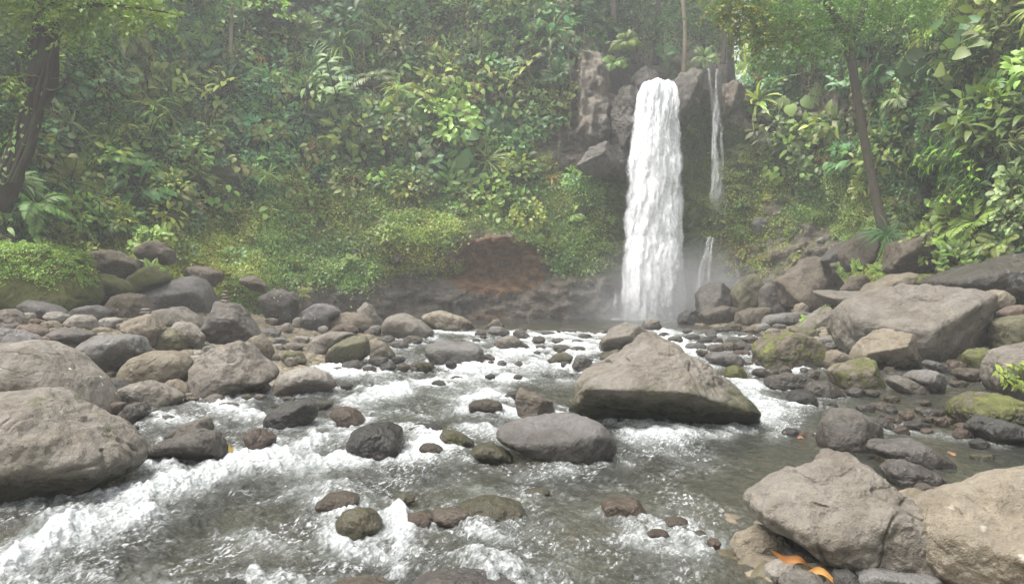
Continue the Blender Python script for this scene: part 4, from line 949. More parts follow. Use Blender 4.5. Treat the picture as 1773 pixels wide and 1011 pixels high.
def zone(px, row):
    if row > 690: return ("in the left foreground rapids" if px < 700 else "awash in the middle foreground water" if px < 1230 else "in the right foreground shallows")
    if px < 240: return "on the far left bank"
    if px < 480: return "beside the left bank boulders"
    if px < 720: return "where the left bank meets the rapids"
    if px < 1120: return "in the upper rapids below the pool"
    if px < 1360: return "in the shallows right of the falls"
    return "round the boulders on the right bank"
def wdn(wd): return "small" if wd < 24 else "medium" if wd < 34 else "largish"
for ln in SM.replace("\n", "|").split("|"):
    c, s, k = ln.split()
    px, row = map(float, c.split(',')); wd, ht = map(float, s.split(','))
    dark = k in 'dbrk' and row > 600 and px > 480
    pebble(px, row, wd, ht * 1.15, k, f"{wdn(wd)} {CN[k]} rock {zone(px, row)}", f"{CN[k]} rocks {zone(px, row)}", .5 if k == 'o' else .08, .8 if dark else 0)
# loose cobbles filling the gaps of the banks and riffles
def strew(n, poly, smin, smax, cols, label, group, wet=0.0):
    poly = np.array(poly, float); k = 0
    lo, hi_ = poly.min(0), poly.max(0)
    while k < n:
        x, y = rng.uniform(lo[0], hi_[0]), rng.uniform(lo[1], hi_[1])
        a, b = poly, np.roll(poly, -1, 0)
        c = ((a[:, 1] > y) != (b[:, 1] > y)) & (x < (b[:, 0] - a[:, 0]) * (y - a[:, 1]) / (b[:, 1] - a[:, 1] + 1e-9) + a[:, 0])
        if c.sum() % 2 == 0: continue
        wd = rng.uniform(smin, smax) * (0.5 + (y - 520) / 160)
        pebble(x, y, wd, wd * rng.uniform(.45, .75), cols[rng.integers(len(cols))], label, group, .12, wet)
        k += 1
strew(70, [(0, 556), (250, 550), (460, 560), (600, 575), (560, 620), (480, 650), (330, 690), (200, 720), (160, 640), (0, 600)], 9, 20, "gptnkn", "little river cobble filling the gaps of the left bank", "cobbles filling the left bank")
strew(45, [(1200, 566), (1450, 560), (1480, 620), (1620, 660), (1440, 690), (1330, 650), (1220, 610)], 10, 20, "gkbnrk", "little dark cobble scattered in the right riffle", "cobbles in the right riffle", .3)
strew(40, [(830, 572), (1040, 574), (1230, 580), (1100, 640), (900, 660), (700, 640), (690, 600)], 9, 18, "dkkbg", "little black stone breaking the upper rapids", "stones breaking the upper rapids", .8)
strew(26, [(1690, 500), (1790, 500), (1790, 620), (1735, 600), (1720, 540)], 14, 30, "trnbo", "shaded brown cobble behind the enormous boulder", "cobbles behind the enormous boulder")
strew(22, [(1470, 690), (1640, 690), (1700, 770), (1560, 745), (1490, 730)], 10, 18, "rbkdb", "little wet stone in the right side channel", "stones in the right side channel", .8)
build_river()
build_falls()

# ------------------------------------------------------------------ leaves and plants
def unit(v): return v / (np.linalg.norm(v, axis=-1, keepdims=True) + 1e-9)
class Acc:
    """gathers leaf quads of one mesh"""
    def __init__(s): s.V, s.Q, s.C, s.n = [], [], [], 0
    def add(s, V, Q, C):
        s.V.append(V.reshape(-1, 3)); s.Q.append(Q + s.n); s.C.append(C.reshape(-1, 3)); s.n += V.reshape(-1, 3).shape[0]
    def mesh(s, name, mat=None):
        return new_mesh(name, np.concatenate(s.V), np.concatenate(s.Q), mat=mat or M_LEAF, col=np.concatenate(s.C), smooth_sh=False)
    def arrays(s): return np.concatenate(s.V), np.concatenate(s.Q), np.concatenate(s.C)
PROF = dict(
    lance=lambda s: np.sin(np.pi * np.clip(s, 0, 1) ** 0.8) ** 0.9 + 0.03,
    heart=lambda s: np.where(s < .3, 0.55 + 0.45 * np.sin(np.pi / 2 * s / .3), np.cos(np.pi / 2 * np.clip((s - .3) / .7, 0, 1)) ** 0.8) + 0.02,
    strap=lambda s: np.where(s < .75, 0.8 + .2 * s, np.clip((1 - s) / .25, 0.06, 1)) + 0.0,
    oval=lambda s: np.sqrt(np.clip(1 - (2 * s - 1) ** 2, 0, 1)) + 0.03)
def leaves(acc, P, D, U, L, W, droop=0.6, prof='lance', seg=3, fold=0.25, tint=(.05, .1, .03), var=.25, rs=None, shade=None):
    rs = rs or rng
    N = len(P)
    D = unit(D); Sd = unit(np.cross(D, U)); U = np.cross(Sd, D)
    L = np.broadcast_to(np.asarray(L, float), (N,)); W = np.broadcast_to(np.asarray(W, float), (N,))
    dr = np.broadcast_to(np.asarray(droop, float), (N,)) + rs.normal(0, .12, N) + 1e-3
    s = np.linspace(0, 1, seg + 1)
    a = dr[:, None] * s
    along = L[:, None] * np.sin(a) / dr[:, None]
    down = L[:, None] * (1 - np.cos(a)) / dr[:, None]
    c = P[:, None] + D[:, None] * along[..., None] - U[:, None] * down[..., None]
    wd = W[:, None] * PROF[prof](s)[None] * 0.5
    nl = U[:, None] * np.cos(a)[..., None] + D[:, None] * np.sin(a)[..., None]
    lft = c - Sd[:, None] * wd[..., None] + nl * (wd * fold)[..., None]
    rgt = c + Sd[:, None] * wd[..., None] + nl * (wd * fold)[..., None]
    V = np.stack([lft, c, rgt], 2)                         # N, seg+1, 3, 3
    i = np.arange(seg)[:, None] * 3 + np.array([0, 1])
    q = np.stack([i, i + 1, i + 4, i + 3], -1).reshape(-1, 4)
    Q = (np.arange(N) * (seg + 1) * 3)[:, None, None] + q[None]
    t = np.asarray(tint, float)
    C = np.broadcast_to(t, (N, 3)) * np.exp(rs.normal(0, var, (N, 1))) * np.exp(rs.normal(0, .07, (N, 3)))
    C = np.repeat(np.clip(C, .004, .4)[:, None], (seg + 1) * 3, 1)
    acc.add(V, Q.reshape(-1, 4), C)
def ribbon(acc, pts, wid, tint):
    """thin stem: crossed ribbons along pts"""
    pts = np.asarray(pts, float); n = len(pts)
    T = unit(np.gradient(pts, axis=0))
    A = unit(np.cross(T, [0.3, 0.9, 0.2])); B = np.cross(T, A)
    wid = np.broadcast_to(np.asarray(wid, float), (n,))[:, None] * .5
    for X in (A, B):
        V = np.stack([pts - X * wid, pts + X * wid], 1)
        i = np.arange(n - 1)[:, None] * 2
        acc.add(V, np.concatenate([i, i + 1, i + 3, i + 2], 1), np.tile(np.asarray(tint, float), (n * 2, 1)))
def sph(n, up=0.0, rs=None):
    rs = rs or rng
    v = rs.normal(size=(n, 3)); v = unit(v); v[:, 2] = v[:, 2] * (1 - up) + up * np.abs(v[:, 2])
    return unit(v)

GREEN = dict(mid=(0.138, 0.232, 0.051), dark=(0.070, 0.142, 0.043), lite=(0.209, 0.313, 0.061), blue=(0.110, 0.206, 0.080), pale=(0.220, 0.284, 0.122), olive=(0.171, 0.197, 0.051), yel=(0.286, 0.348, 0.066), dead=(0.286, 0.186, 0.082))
def plant_shrub(r=0.6, n=90, L=.20, Wr=.45, tint='mid', prof='lance', droop=.7, seed=0, flat=.75):
    rs = np.random.default_rng(seed); a = Acc()
    d = sph(n, .75, rs)
    rad = r * rs.uniform(.35, 1.0, n) ** .6
    P = d * rad[:, None]; P[:, 2] *= flat
    D = unit(d + rs.normal(0, .45, (n, 3)) + [0, 0, -.15])
    U = unit(np.array([0, 0, 1]) + rs.normal(0, .3, (n, 3)))
    leaves(a, P, D, U, L * rs.uniform(.6, 1.25, n), L * Wr * rs.uniform(.8, 1.2, n), droop, prof, 3, .2, GREEN[tint], .25, rs)
    for k in range(6):
        e = d[k] * r * .8
        ribbon(a, np.linspace([0, 0, -.25 * r], e, 4), .018, (.07, .055, .03))
    return a
def plant_broad(n=12, L=.5, Wr=.62, pet=.55, tint='blue', seed=0, prof='heart', upr=.5):
    rs = np.random.default_rng(seed); a = Acc()
    az = np.arange(n) * 2.4 + rs.normal(0, .3, n)
    el = rs.uniform(.15, 1.2, n) * (upr + .5)
    d = np.stack([np.cos(az) * np.cos(el), np.sin(az) * np.cos(el), np.sin(el)], 1)
    pl = pet * rs.uniform(.6, 1.2, n)
    tip = d * pl[:, None]
    out = unit(np.stack([np.cos(az), np.sin(az), np.full(n, -.55)], 1) + rs.normal(0, .2, (n, 3)))
    U = unit(np.stack([np.cos(az) * .6, np.sin(az) * .6, np.ones(n)], 1))
    leaves(a, tip, out, U, L * rs.uniform(.65, 1.15, n), L * Wr * rs.uniform(.85, 1.1, n), .75, prof, 5, .16, GREEN[tint], .16, rs)
    for k in range(n):
        ribbon(a, np.stack([np.zeros(3), tip[k] * .55 + [0, 0, .04], tip[k]]), .022, (.07, .10, .04))
    return a
def frond(a, base, d, L, lw, nl, bend, tint, rs, ll=None, ldroop=.5, wr=.16):
    """one feather frond: rachis with leaflets either side"""
    up = np.array([0, 0, 1.0]); d = unit(d)
    s = np.linspace(0, 1, 9)
    pts = base + d * (L * s)[:, None] - up * (bend * L * s ** 2)[:, None]
    ribbon(a, pts, np.linspace(.03, .008, 9) * max(L, .4), (.08, .10, .035))
    sl = np.linspace(.14, .98, nl)
    P = np.stack([np.interp(sl, s, pts[:, k]) for k in range(3)], 1)
    T = unit(np.stack([np.interp(sl, s, np.gradient(pts[:, k])) for k in range(3)], 1))
    side = unit(np.cross(T, up)); nrm = np.cross(side, T)
    ln = lw * (np.sin(np.pi * np.clip(sl, 0, 1) ** .75) * .85 + .15)
    for sg in (-1, 1):
        D = unit(side * sg + T * .55 - nrm * .12 + rs.normal(0, .07, P.shape))
        leaves(a, P, D, nrm, ln, lw * wr + ln * .04, ldroop, 'lance', 2, .12, tint, .12, rs)
def plant_fern(n=11, L=.8, lw=.16, nl=16, bend=.45, tint='lite', seed=0, el=(.35, 1.1), wr=.16, ldroop=.4):
    rs = np.random.default_rng(seed); a = Acc()
    for k in range(n):
        az = k * 2.4 + rs.normal(0, .25); e = rs.uniform(*el)
        t = np.array(GREEN[tint]) * rs.uniform(.75, 1.25)
        frond(a, np.zeros(3), np.array([math.cos(az) * math.cos(e), math.sin(az) * math.cos(e), math.sin(e)]), L * rs.uniform(.7, 1.15), lw * rs.uniform(.85, 1.1), nl, bend * rs.uniform(.7, 1.3), t, rs, ldroop=ldroop, wr=wr)
    return a
def plant_strap(n=34, L=.7, W=.035, tint='mid', bend=1.6, seed=0, el=(.2, 1.4)):
    rs = np.random.default_rng(seed); a = Acc()
    az = rs.uniform(0, 6.28, n); e = rs.uniform(*el, n)
    D = np.stack([np.cos(az) * np.cos(e), np.sin(az) * np.cos(e), np.sin(e)], 1)
    U = np.stack([-np.cos(az) * np.sin(e), -np.sin(az) * np.sin(e), np.cos(e)], 1)
    leaves(a, rs.normal(0, .04, (n, 3)), D, U, L * rs.uniform(.6, 1.1, n), W, bend, 'strap', 6, .3, GREEN[tint], .22, rs)
    return a
def plant_ginger(ns=7, H=1.1, L=.42, tint='mid', seed=0):
    rs = np.random.default_rng(seed); a = Acc()
    for k in range(ns):
        az = rs.uniform(0, 6.28); lean = rs.uniform(.1, .6); h = H * rs.uniform(.6, 1.1)
        d = unit(np.array([math.cos(az) * lean, math.sin(az) * lean, 1]))
        s = np.linspace(0, 1, 6)
        pts = d * (h * s)[:, None] + np.array([math.cos(az), math.sin(az), -.3]) * (.25 * h * s ** 2)[:, None]
        ribbon(a, pts, .03, (.07, .10, .035))
        m = 9; t = np.linspace(.25, 1, m)
        P = np.stack([np.interp(t, s, pts[:, c]) for c in range(3)], 1)
        sa = az + 1.57 + np.arange(m) * 3.14 + rs.normal(0, .4, m)
        D = np.stack([np.cos(sa), np.sin(sa), np.full(m, .35)], 1)
        leaves(a, P, D, np.tile([0, 0, 1.0], (m, 1)), L * rs.uniform(.7, 1.1, m), L * .24, .9, 'lance', 4, .2, GREEN[tint], .16, rs)
    return a
def plant_creeper(r=.7, n=150, L=.10, tint='lite', seed=0, prof='oval'):
    rs = np.random.default_rng(seed); a = Acc()
    p = rs.normal(0, .5, (n, 3)) * r; p[:, 2] = np.abs(p[:, 2]) * .28
    D = unit(rs.normal(0, 1, (n, 3)) * [1, 1, .4])
    U = unit(np.array([0, 0, 1]) + rs.normal(0, .35, (n, 3)))
    leaves(a, p, D, U, L * rs.uniform(.6, 1.3, n), L * .7, .5, prof, 2, .15, GREEN[tint], .28, rs)
    return a
def plant_bracken(n=9, L=.55, tint='lite', seed=0):
    return plant_fern(n, L, .13, 11, .5, tint, seed, (.1, .9), .26)

def frames(P, N, up=.75, nw=.6, jit=.18):
    """rotation matrices: plant axis leans out of the wall and up"""
    n = len(P)
    ax = unit(nw * N + np.array([0, 0, up]) + rng.normal(0, jit, (n, 3)))
    a = rng.uniform(0, 6.283, n)
    t = np.stack([np.cos(a), np.sin(a), 0 * a], 1)
    x = unit(t - ax * (t * ax).sum(1, keepdims=True)); y = np.cross(ax, x)
    return np.stack([x, y, ax], 2)                       # columns
def scatter(name, label, protos, P, R, sc, tintmul=None, cat="undergrowth"):
    Vs, Qs, Cs, n = [], [], [], 0
    pick = rng.integers(0, len(protos), len(P))
    for j, (V, Q, C) in enumerate(protos):
        m = np.where(pick == j)[0]
        if not len(m): continue
        W = np.einsum('nij,vj->nvi', R[m], V) * sc[m, None, None] + P[m][:, None]
        c = np.repeat(C[None], len(m), 0)
        if tintmul is not None: c = c * tintmul[m][:, None]
        Vs.append(W.reshape(-1, 3).astype(np.float32)); Cs.append(c.reshape(-1, 3).astype(np.float32))
        Qs.append((Q[None] + (np.arange(len(m)) * len(V))[:, None, None] + n).reshape(-1, 4)); n += len(m) * len(V)
    o = link(name, new_mesh(name, np.concatenate(Vs), np.concatenate(Qs), mat=M_LEAF, col=np.clip(np.concatenate(Cs), .004, .5), smooth_sh=False))
    tag(o, label, cat, kind="stuff")
    return o

def wall_points(n, keep, xr=(-260, 2030), yr=(-150, 540)):
    out = []
    tot = 0
    while tot < n:
        px = rng.uniform(*xr, n * 2); row = rng.uniform(*yr, n * 2)
        m = rng.uniform(0, 1, n * 2) < keep(px, row)
        out.append(np.stack([px[m], row[m]], 1)); tot += m.sum()
    a = np.concatenate(out)[:n]
    P, N, k, c = cliff_at(a[:, 0], a[:, 1])
    ok = (k > 2) & (k < len(CZ) - 2)
    return a[ok], P[ok], unit(N[ok])
def patch(px, row, s, seed): return 0.5 + 0.5 * fbm(np.stack([px * s, row * s, 0 * px], 1), 2, seed)
# zones: the apron (low bright ground cover), the clothed wall
def apron(px, row):
    lo = np.interp(px, [-200, 100, 250, 400, 560, 700, 860, 960, 1070, 1090, 1255, 1270, 1350, 1460, 1540, 1640], [440, 430, 400, 345, 330, 335, 360, 300, 300, 700, 700, 235, 255, 290, 330, 480])
    return smooth(-18, 25, row - lo)
def cover(px, row): return (1 - bare(px, row)) * (1 - ((px > 1062) & (px < 1262) & (row > 105)))
def k_wall(px, row): return cover(px, row) * (1 - .92 * apron(px, row)) * np.where((px > 1075) & (px < 1285) & (row < 118), .25, 1)
def k_apron(px, row): return np.clip(cover(px, row) * apron(px, row) * np.where(px > 1180, .55, 1) + .30 * bare(px, row) * (patch(px, row, .012, 3) > .58) * (row < 480) * ((px < 1060) | (px > 1180)), 0, 1)
def tone(a, s=.006, seed=5, lo=.55, hi=1.5):
    t = patch(a[:, 0], a[:, 1], s, seed)[:, None] + .06
    hue = patch(a[:, 0], a[:, 1], s * .7, seed + 40)[:, None]
    return (lo + (hi - lo) * t) * np.concatenate([.80 + .45 * hue, np.full_like(hue, 1.0), 1.25 - .55 * hue], 1)

# ---- undergrowth that reads as one mass
pr = [plant_shrub(.55, 60, .24, .48, 'mid', 'lance', .7, 1).arrays(), plant_shrub(.6, 50, .30, .42, 'dark', 'lance', .9, 2).arrays(),
      plant_shrub(.5, 70, .18, .6, 'blue', 'oval', .6, 3).arrays(), plant_shrub(.6, 46, .34, .38, 'olive', 'lance', 1.0, 4).arrays(), plant_broad(9, .34, .62, .45, 'mid', 5).arrays()]
a, P, N = wall_points(3300, k_wall)
scatter("undergrowth", "dense leafy undergrowth clothing the gorge wall", pr, P - N * .1, frames(P, N, .5, .8), rng.uniform(.7, 1.7, len(P)) * np.clip(P[:, 1] / 42, .5, 1.2), tone(a))
pr = [plant_fern(9, .9, .17, 13, .55, 'mid', 11).arrays(), plant_fern(8, .7, .14, 12, .6, 'lite', 12).arrays(), plant_strap(26, .9, .05, 'olive', 1.7, 13).arrays(), plant_strap(30, .85, .05, 'dead', 1.9, 14).arrays()]
a, P, N = wall_points(760, k_wall)
scatter("fern_undergrowth", "ferns and straplike leaves mixed through the wall's undergrowth", pr, P, frames(P, N, .5, .8), rng.uniform(.6, 1.3, len(P)), tone(a, seed=8))
pr = [plant_creeper(.75, 120, .12, 'lite', 21).arrays(), plant_creeper(.8, 130, .13, 'mid', 22).arrays(), plant_bracken(8, .36, 'lite', 23).arrays(), plant_creeper(.7, 100, .15, 'olive', 24, 'lance').arrays(), plant_bracken(8, .3, 'yel', 25).arrays(), plant_creeper(.8, 130, .11, 'yel', 26).arrays()]
a, P, N = wall_points(3300, k_apron, yr=(220, 540))
scatter("ground_cover", "bright low creepers and ferns carpeting the slope foot", pr, P - N * .05, frames(P, N, .2, .9), rng.uniform(.5, 1.15, len(P)) * np.clip(P[:, 1] / 40, .5, 1.2), tone(a, .012, 9, .8, 1.6), "ground cover")
# hanging roots and dry stalks over the wall
hv = Acc()
for k in range(170):
    if k < 90: x, y = rng.uniform(690, 1010), rng.uniform(-120, 150)
    elif k < 130: x, y = rng.uniform(1380, 1560), rng.uniform(-40, 190)
    else: x, y = rng.uniform(250, 700), rng.uniform(-60, 200)
    p = cliff_at([x], [y])[0][0]; n_ = cliff_at([x], [y])[1][0]
    L = rng.uniform(1.5, 5.5); s = np.linspace(0, 1, 8)
    b = p + n_ * rng.uniform(.9, 1.7)
    pts = b + np.stack([rng.normal(0, .06, 8).cumsum(), -abs(rng.normal(0, .05, 8)).cumsum(), -L * s], 1)
    ribbon(hv, pts, rng.uniform(.03, .065), np.array((.24, .20, .13)) * rng.uniform(.5, 1.3))
    if rng.uniform() < .6:
        m = int(L * 7); t = rng.uniform(0, 1, m)
        Q = np.stack([np.interp(t, s, pts[:, c]) for c in range(3)], 1)
        leaves(hv, Q, rng.normal(0, 1, (m, 3)) * [1, 1, .3] + [0, 0, -.6], np.tile([0, -.6, .8], (m, 1)), rng.uniform(.12, .26, m), .12, .6, 'lance', 2, .2, GREEN['olive'], .3)
tag(link("hanging_vines", hv.mesh("hanging_vines")), "thin vines and aerial roots hanging down the gorge wall", "vines", kind="stuff")

# ------------------------------------------------------------------ plants one can point to
PROTO = {}
def proto(key):
    if key in PROTO: return PROTO[key]
    k, t, v = key
    sd = 200 + len(PROTO)
    f = dict(shrub=lambda: plant_shrub(.5, 110, .19, .5, t, 'lance', .7, sd), bigshrub=lambda: plant_shrub(.5, 64, .27, .42, t, 'lance', .9, sd),
             round=lambda: plant_shrub(.5, 150, .13, .7, t, 'oval', .5, sd), heart=lambda: plant_broad(20, .25, .72, .42, t, sd), taro=lambda: plant_broad(13, .34, .72, .44, t, sd),
             fern=lambda: plant_fern(11, .62, .15, 17, .5, t, sd), palm=lambda: plant_fern(9, .72, .24, 15, .62, t, sd, (.2, 1.2), .15, .7),
             strap=lambda: plant_strap(46, .72, .035, t, 1.8, sd), ginger=lambda: plant_ginger(8, .85, .34, t, sd), pandan=lambda: plant_strap(40, .62, .055, t, 1.1, sd, (.0, 1.3)))[k]
    PROTO[key] = f().mesh(dict(shrub="leafy_shrub", bigshrub="leafy_shrub", round="leafy_shrub", heart="heart_leaved_plant", taro="elephant_ear_plant", fern="fern", palm="palm_fern", strap="grass_tuft", ginger="ginger_plant", pandan="strap_leaved_plant")[k])
    return PROTO[key]
CATS = dict(shrub="shrub", bigshrub="shrub", round="shrub", heart="plant", taro="plant", fern="fern", palm="fern", strap="grass tuft", ginger="plant", pandan="plant")
def put_plant(kind, tint, px, row, width, label, Y=None, N=None, v=0, group=None, up=.6, nw=.8, lift=0.0):
    me = proto((kind, tint, v))
    if Y is None:
        P, Nn = cliff_at([px], [row])[:2]
        P, N = P[0], unit(Nn[0])
        P = P + N * lift
    else:
        P = unproj(px, row, Y); N = np.array([0, -1.0, 0]) if N is None else np.array(N, float)
    R = frames(P[None], N[None], up, nw, .12)[0]
    s = width / FPX * P[1] / 1.15
    o = link(me.name, me)
    M = Matrix([[*(R[i] * s), P[i]] for i in range(3)] + [[0, 0, 0, 1]])
    o.matrix_world = M
    tag(o, label, CATS[kind], group)
    return o
L_ = put_plant
L_('taro', 'blue', 815, 262, 105, "blue green heart leaves hanging mid wall left of the brown rock")
L_('heart', 'pale', 738, 270, 80, "pale drooping leaves left of the blue green heart leaves", lift=.3)
L_('taro', 'pale', 1388, 178, 100, "pale heart shaped leaves clustered right of twin trickle", lift=.4)
L_('heart', 'blue', 1362, 250, 90, "rounded glossy leaves below the pale heart leaves right of the falls", lift=.4)
L_('heart', 'lite', 1345, 305, 70, "lowest light green heart leaves beside mossy slope right of the falls", lift=.3)
L_('taro', 'blue', 1692, 60, 125, "huge elephant ear leaves hanging at top right", lift=1.0)
L_('taro', 'pale', 1722, 110, 120, "pale elephant ear leaves hanging just below the topmost ones at right", lift=1.1)
L_('taro', 'blue', 1640, 120, 110, "dull green elephant ear leaves left of the pale hanging ones", lift=1.0)
L_('palm', 'pale', 652, 150, 110, "grey green palm like fronds on the upper middle wall", lift=.5)
L_('palm', 'pale', 572, 122, 80, "pale silvery frond tuft high left of middle wall", lift=.5)
L_('palm', 'mid', 700, 190, 110, "arching fronds above the yellow green shrub mid wall", lift=.4)
L_('palm', 'pale', 605, 190, 90, "dusty pale fronds left of the arching ones mid wall", lift=.4)
L_('round', 'yel', 660, 220, 110, "yellow green small leaved shrub in the middle of the wall", lift=.3)
L_('bigshrub', 'lite', 600, 240, 110, "bright glossy shrub left of the yellow green shrub", lift=.3)
L_('pandan', 'dark', 520, 210, 90, "dark strap leaved plant fanning out left of middle wall", lift=.3)
L_('strap', 'olive', 700, 300, 80, "drooping grassy tuft above the left apron")
L_('palm', 'lite', 1085, 72, 70, "fern fronds arching over the rock pillar's top", Y=47.5)
L_('palm', 'mid', 1062, 110, 60, "dark fronds dipping beside the round cap rock", Y=47.2)
L_('fern', 'dark', 1150, 95, 70, "dark fern in the shady notch above the falls", Y=56)
L_('fern', 'mid', 1220, 100, 70, "fern above the mossy cap rock", Y=55)
L_('strap', 'dark', 1532, 408, 88, "long grassy tuft hanging below the slender tree's foot", Y=33.2, up=.35, nw=.7)
L_('heart', 'pale', 1558, 386, 62, "silvery round leaves beside the slender tree's foot", Y=33.4)
L_('heart', 'mid', 1545, 365, 40, "small dark leaves climbing the slender tree's foot", Y=34)
L_('fern', 'lite', 1482, 462, 40, "little fern sprouting below the leaning brown slab", Y=33.5)
L_('fern', 'lite', 1520, 470, 52, "yellowish fern under the long grassy tuft", Y=32)
L_('shrub', 'lite', 1446, 536, 46, "bright small bush growing beside the enormous boulder", Y=hit(1440, 560) + .5)
L_('fern', 'lite', 1398, 556, 36, "tiny fern on the grey triangular rock", Y=hit(1400, 566))
L_('ginger', 'yel', 1748, 668, 70, "bright green seedling clump at right edge by the water", Y=hit(1745, 684))
L_('round', 'lite', 1770, 655, 60, "small leafy clump under the tall brown boulder at right edge", Y=hit(1760, 690))
L_('fern', 'lite', 1715, 395, 150, "wide soft fern overhanging the wet dark slab", lift=.6)
L_('fern', 'olive', 1752, 420, 120, "olive fern at right edge above the tiny cascade", lift=.5)
L_('fern', 'lite', 1635, 420, 110, "light fern draping the overhanging block right of the slender tree", Y=30.5)
L_('shrub', 'lite', 1600, 425, 80, "fresh green bush on top of the overhanging block", Y=31.0)
L_('shrub', 'mid', 1660, 455, 90, "green bush hanging beside the wet dark slab's top", Y=27.6)
L_('ginger', 'mid', 1700, 310, 150, "broad bright leaves reaching out at right above the ferns", lift=1.0)
L_('ginger', 'lite', 1745, 290, 150, "sunlit upright leaves at right edge", lift=1.0)
L_('ginger', 'dark', 1640, 320, 130, "dark upright leaves behind the slender tree at right", lift=.8)
L_('bigshrub', 'lite', 1755, 210, 130, "glossy bright shrub at right edge under the elephant ears", lift=1.0)
L_('bigshrub', 'mid', 1690, 215, 140, "wide glossy shrub below the elephant ear leaves", lift=.8)
L_('ginger', 'lite', 1762, 350, 110, "long bright green blades at right edge", lift=1.2)
L_('fern', 'mid', 48, 372, 190, "big soft fern behind the leafy mound at left", lift=.6)
L_('fern', 'lite', 120, 396, 130, "light fern spilling over the leafy mound", lift=.5)
L_('shrub', 'mid', 182, 405, 110, "leafy bush above the moss capped overhanging block", lift=.4)
L_('shrub', 'lite', 262, 424, 80, "light bush above the pointed brown slab", Y=33.5)
L_('fern', 'lite', 262, 470, 60, "fern growing on the mossy wedge boulder", Y=30.7)
L_('strap', 'yel', 526, 510, 36, "yellow green spiky tuft at the foot of the left slope", Y=41)
L_('strap', 'yel', 425, 475, 40, "yellowish tuft behind the angular brown block", Y=35)
L_('heart', 'blue', 195, 395, 60, "bluish broad leaves above the leafy mound's right end", lift=.5)
L_('bigshrub', 'dark', 240, 330, 120, "dark broad leaved shrub low on the left wall", lift=.4)
L_('bigshrub', 'lite', 255, 165, 130, "shrub with pale upturned leaves right of the left tree", lift=.6)
L_('palm', 'mid', 215, 290, 110, "fronds low on the left wall beside the trunk", lift=.5)
L_('round', 'yel', 895, 300, 80, "yellowish small leaved bush above the orange hollow's right", lift=.2)
L_('round', 'lite', 845, 345, 100, "bright leafy cushion above the orange hollow", lift=.2)
L_('strap', 'olive', 1420, 130, 70, "grassy curtain below the slender tree's crown", lift=.3)
L_('strap', 'olive', 1385, 140, 70, "drooping dry grass left of the slender tree", lift=.3)
L_('palm', 'dark', 930, 110, 100, "dark fronds hanging in the vine curtain", lift=.5)
L_('pandan', 'mid', 960, 70, 100, "hanging strap leaves high left of the fluted pillar", lift=.5)
L_('heart', 'blue', 968, 60, 80, "broad grey green leaves above the fluted pillar", lift=.7)
# the rest of the wall's bushes, each its own
ZN = [(-999, 130, "behind left tree"), (130, 300, "right of the left tree"), (300, 450, "above the reddish boulder"), (450, 600, "above the cairn boulder"),
      (600, 760, "above the pale leaning slab"), (760, 960, "above the orange hollow"), (960, 1075, "beside the fluted pillar"),
      (1075, 1290, "in the notch above the falls"), (1290, 1480, "right of twin trickle"), (1480, 1600, "behind the slender tree"), (1600, 1700, "past the slender tree"), (1700, 2999, "at right edge")]
RN = [(-999, 70, "at top, "), (70, 160, "high "), (160, 250, "midway "), (250, 340, "lower "), (340, 999, "at foot, ")]
KW = dict(shrub="pointed leaved bush", bigshrub="large leaved bush", round="round leaved bush", heart="heart leaved plant", fern="fern", palm="feathery frond plant", ginger="upright blade leaved plant", pandan="strap leaved plant", strap="grassy tuft")
TW = dict(mid="mid green", dark="dark green", lite="light green", blue="bluish green", pale="pale green", olive="olive green", yel="yellow green")
taken = []
kinds = ['shrub', 'bigshrub', 'round', 'heart', 'fern', 'palm', 'ginger', 'pandan', 'bigshrub', 'round', 'palm', 'strap']
tints = ['mid', 'lite', 'blue', 'olive', 'dark', 'mid', 'pale', 'lite', 'yel']
tries = 0
while len(taken) < 235 and tries < 9000:
    tries += 1
    x, y = rng.uniform(-40, 1815), rng.uniform(-30, 470)
    kw, ka = float(k_wall(np.array([x]), np.array([y]))[0]), float(k_apron(np.array([x]), np.array([y]))[0])
    if kw < .6 and not (ka > .75 and x < 1100 and rng.uniform() < .16): continue
    md = 40 if kw > .6 else 52
    if any((x - a) ** 2 + ((y - b) * 1.15) ** 2 < md * md for a, b in taken): continue
    taken.append((x, y))
    if kw > .6: k, t = kinds[rng.integers(len(kinds))], tints[rng.integers(len(tints))]
    else: k, t = ['shrub', 'round', 'fern'][rng.integers(3)], ['lite', 'yel', 'mid'][rng.integers(3)]
    near = 1.0 if 250 < x < 1300 else 1.25
    wd = rng.uniform(55, 105) * near * (.7 if kw <= .6 or k in ('heart', 'taro') else 1)
    z = next(c for a, b, c in ZN if a <= x < b); r = next(c for a, b, c in RN if a <= y < b)
    g_ = f"{KW[k]}s {r.replace(',', '')}{z}"
    L_(k, t, x, y, wd, f"{'broad' if wd > 82 * near else 'small'} {TW[t]} {KW[k]} {r}{z}", group=g_, lift=rng.uniform(.15, .6))

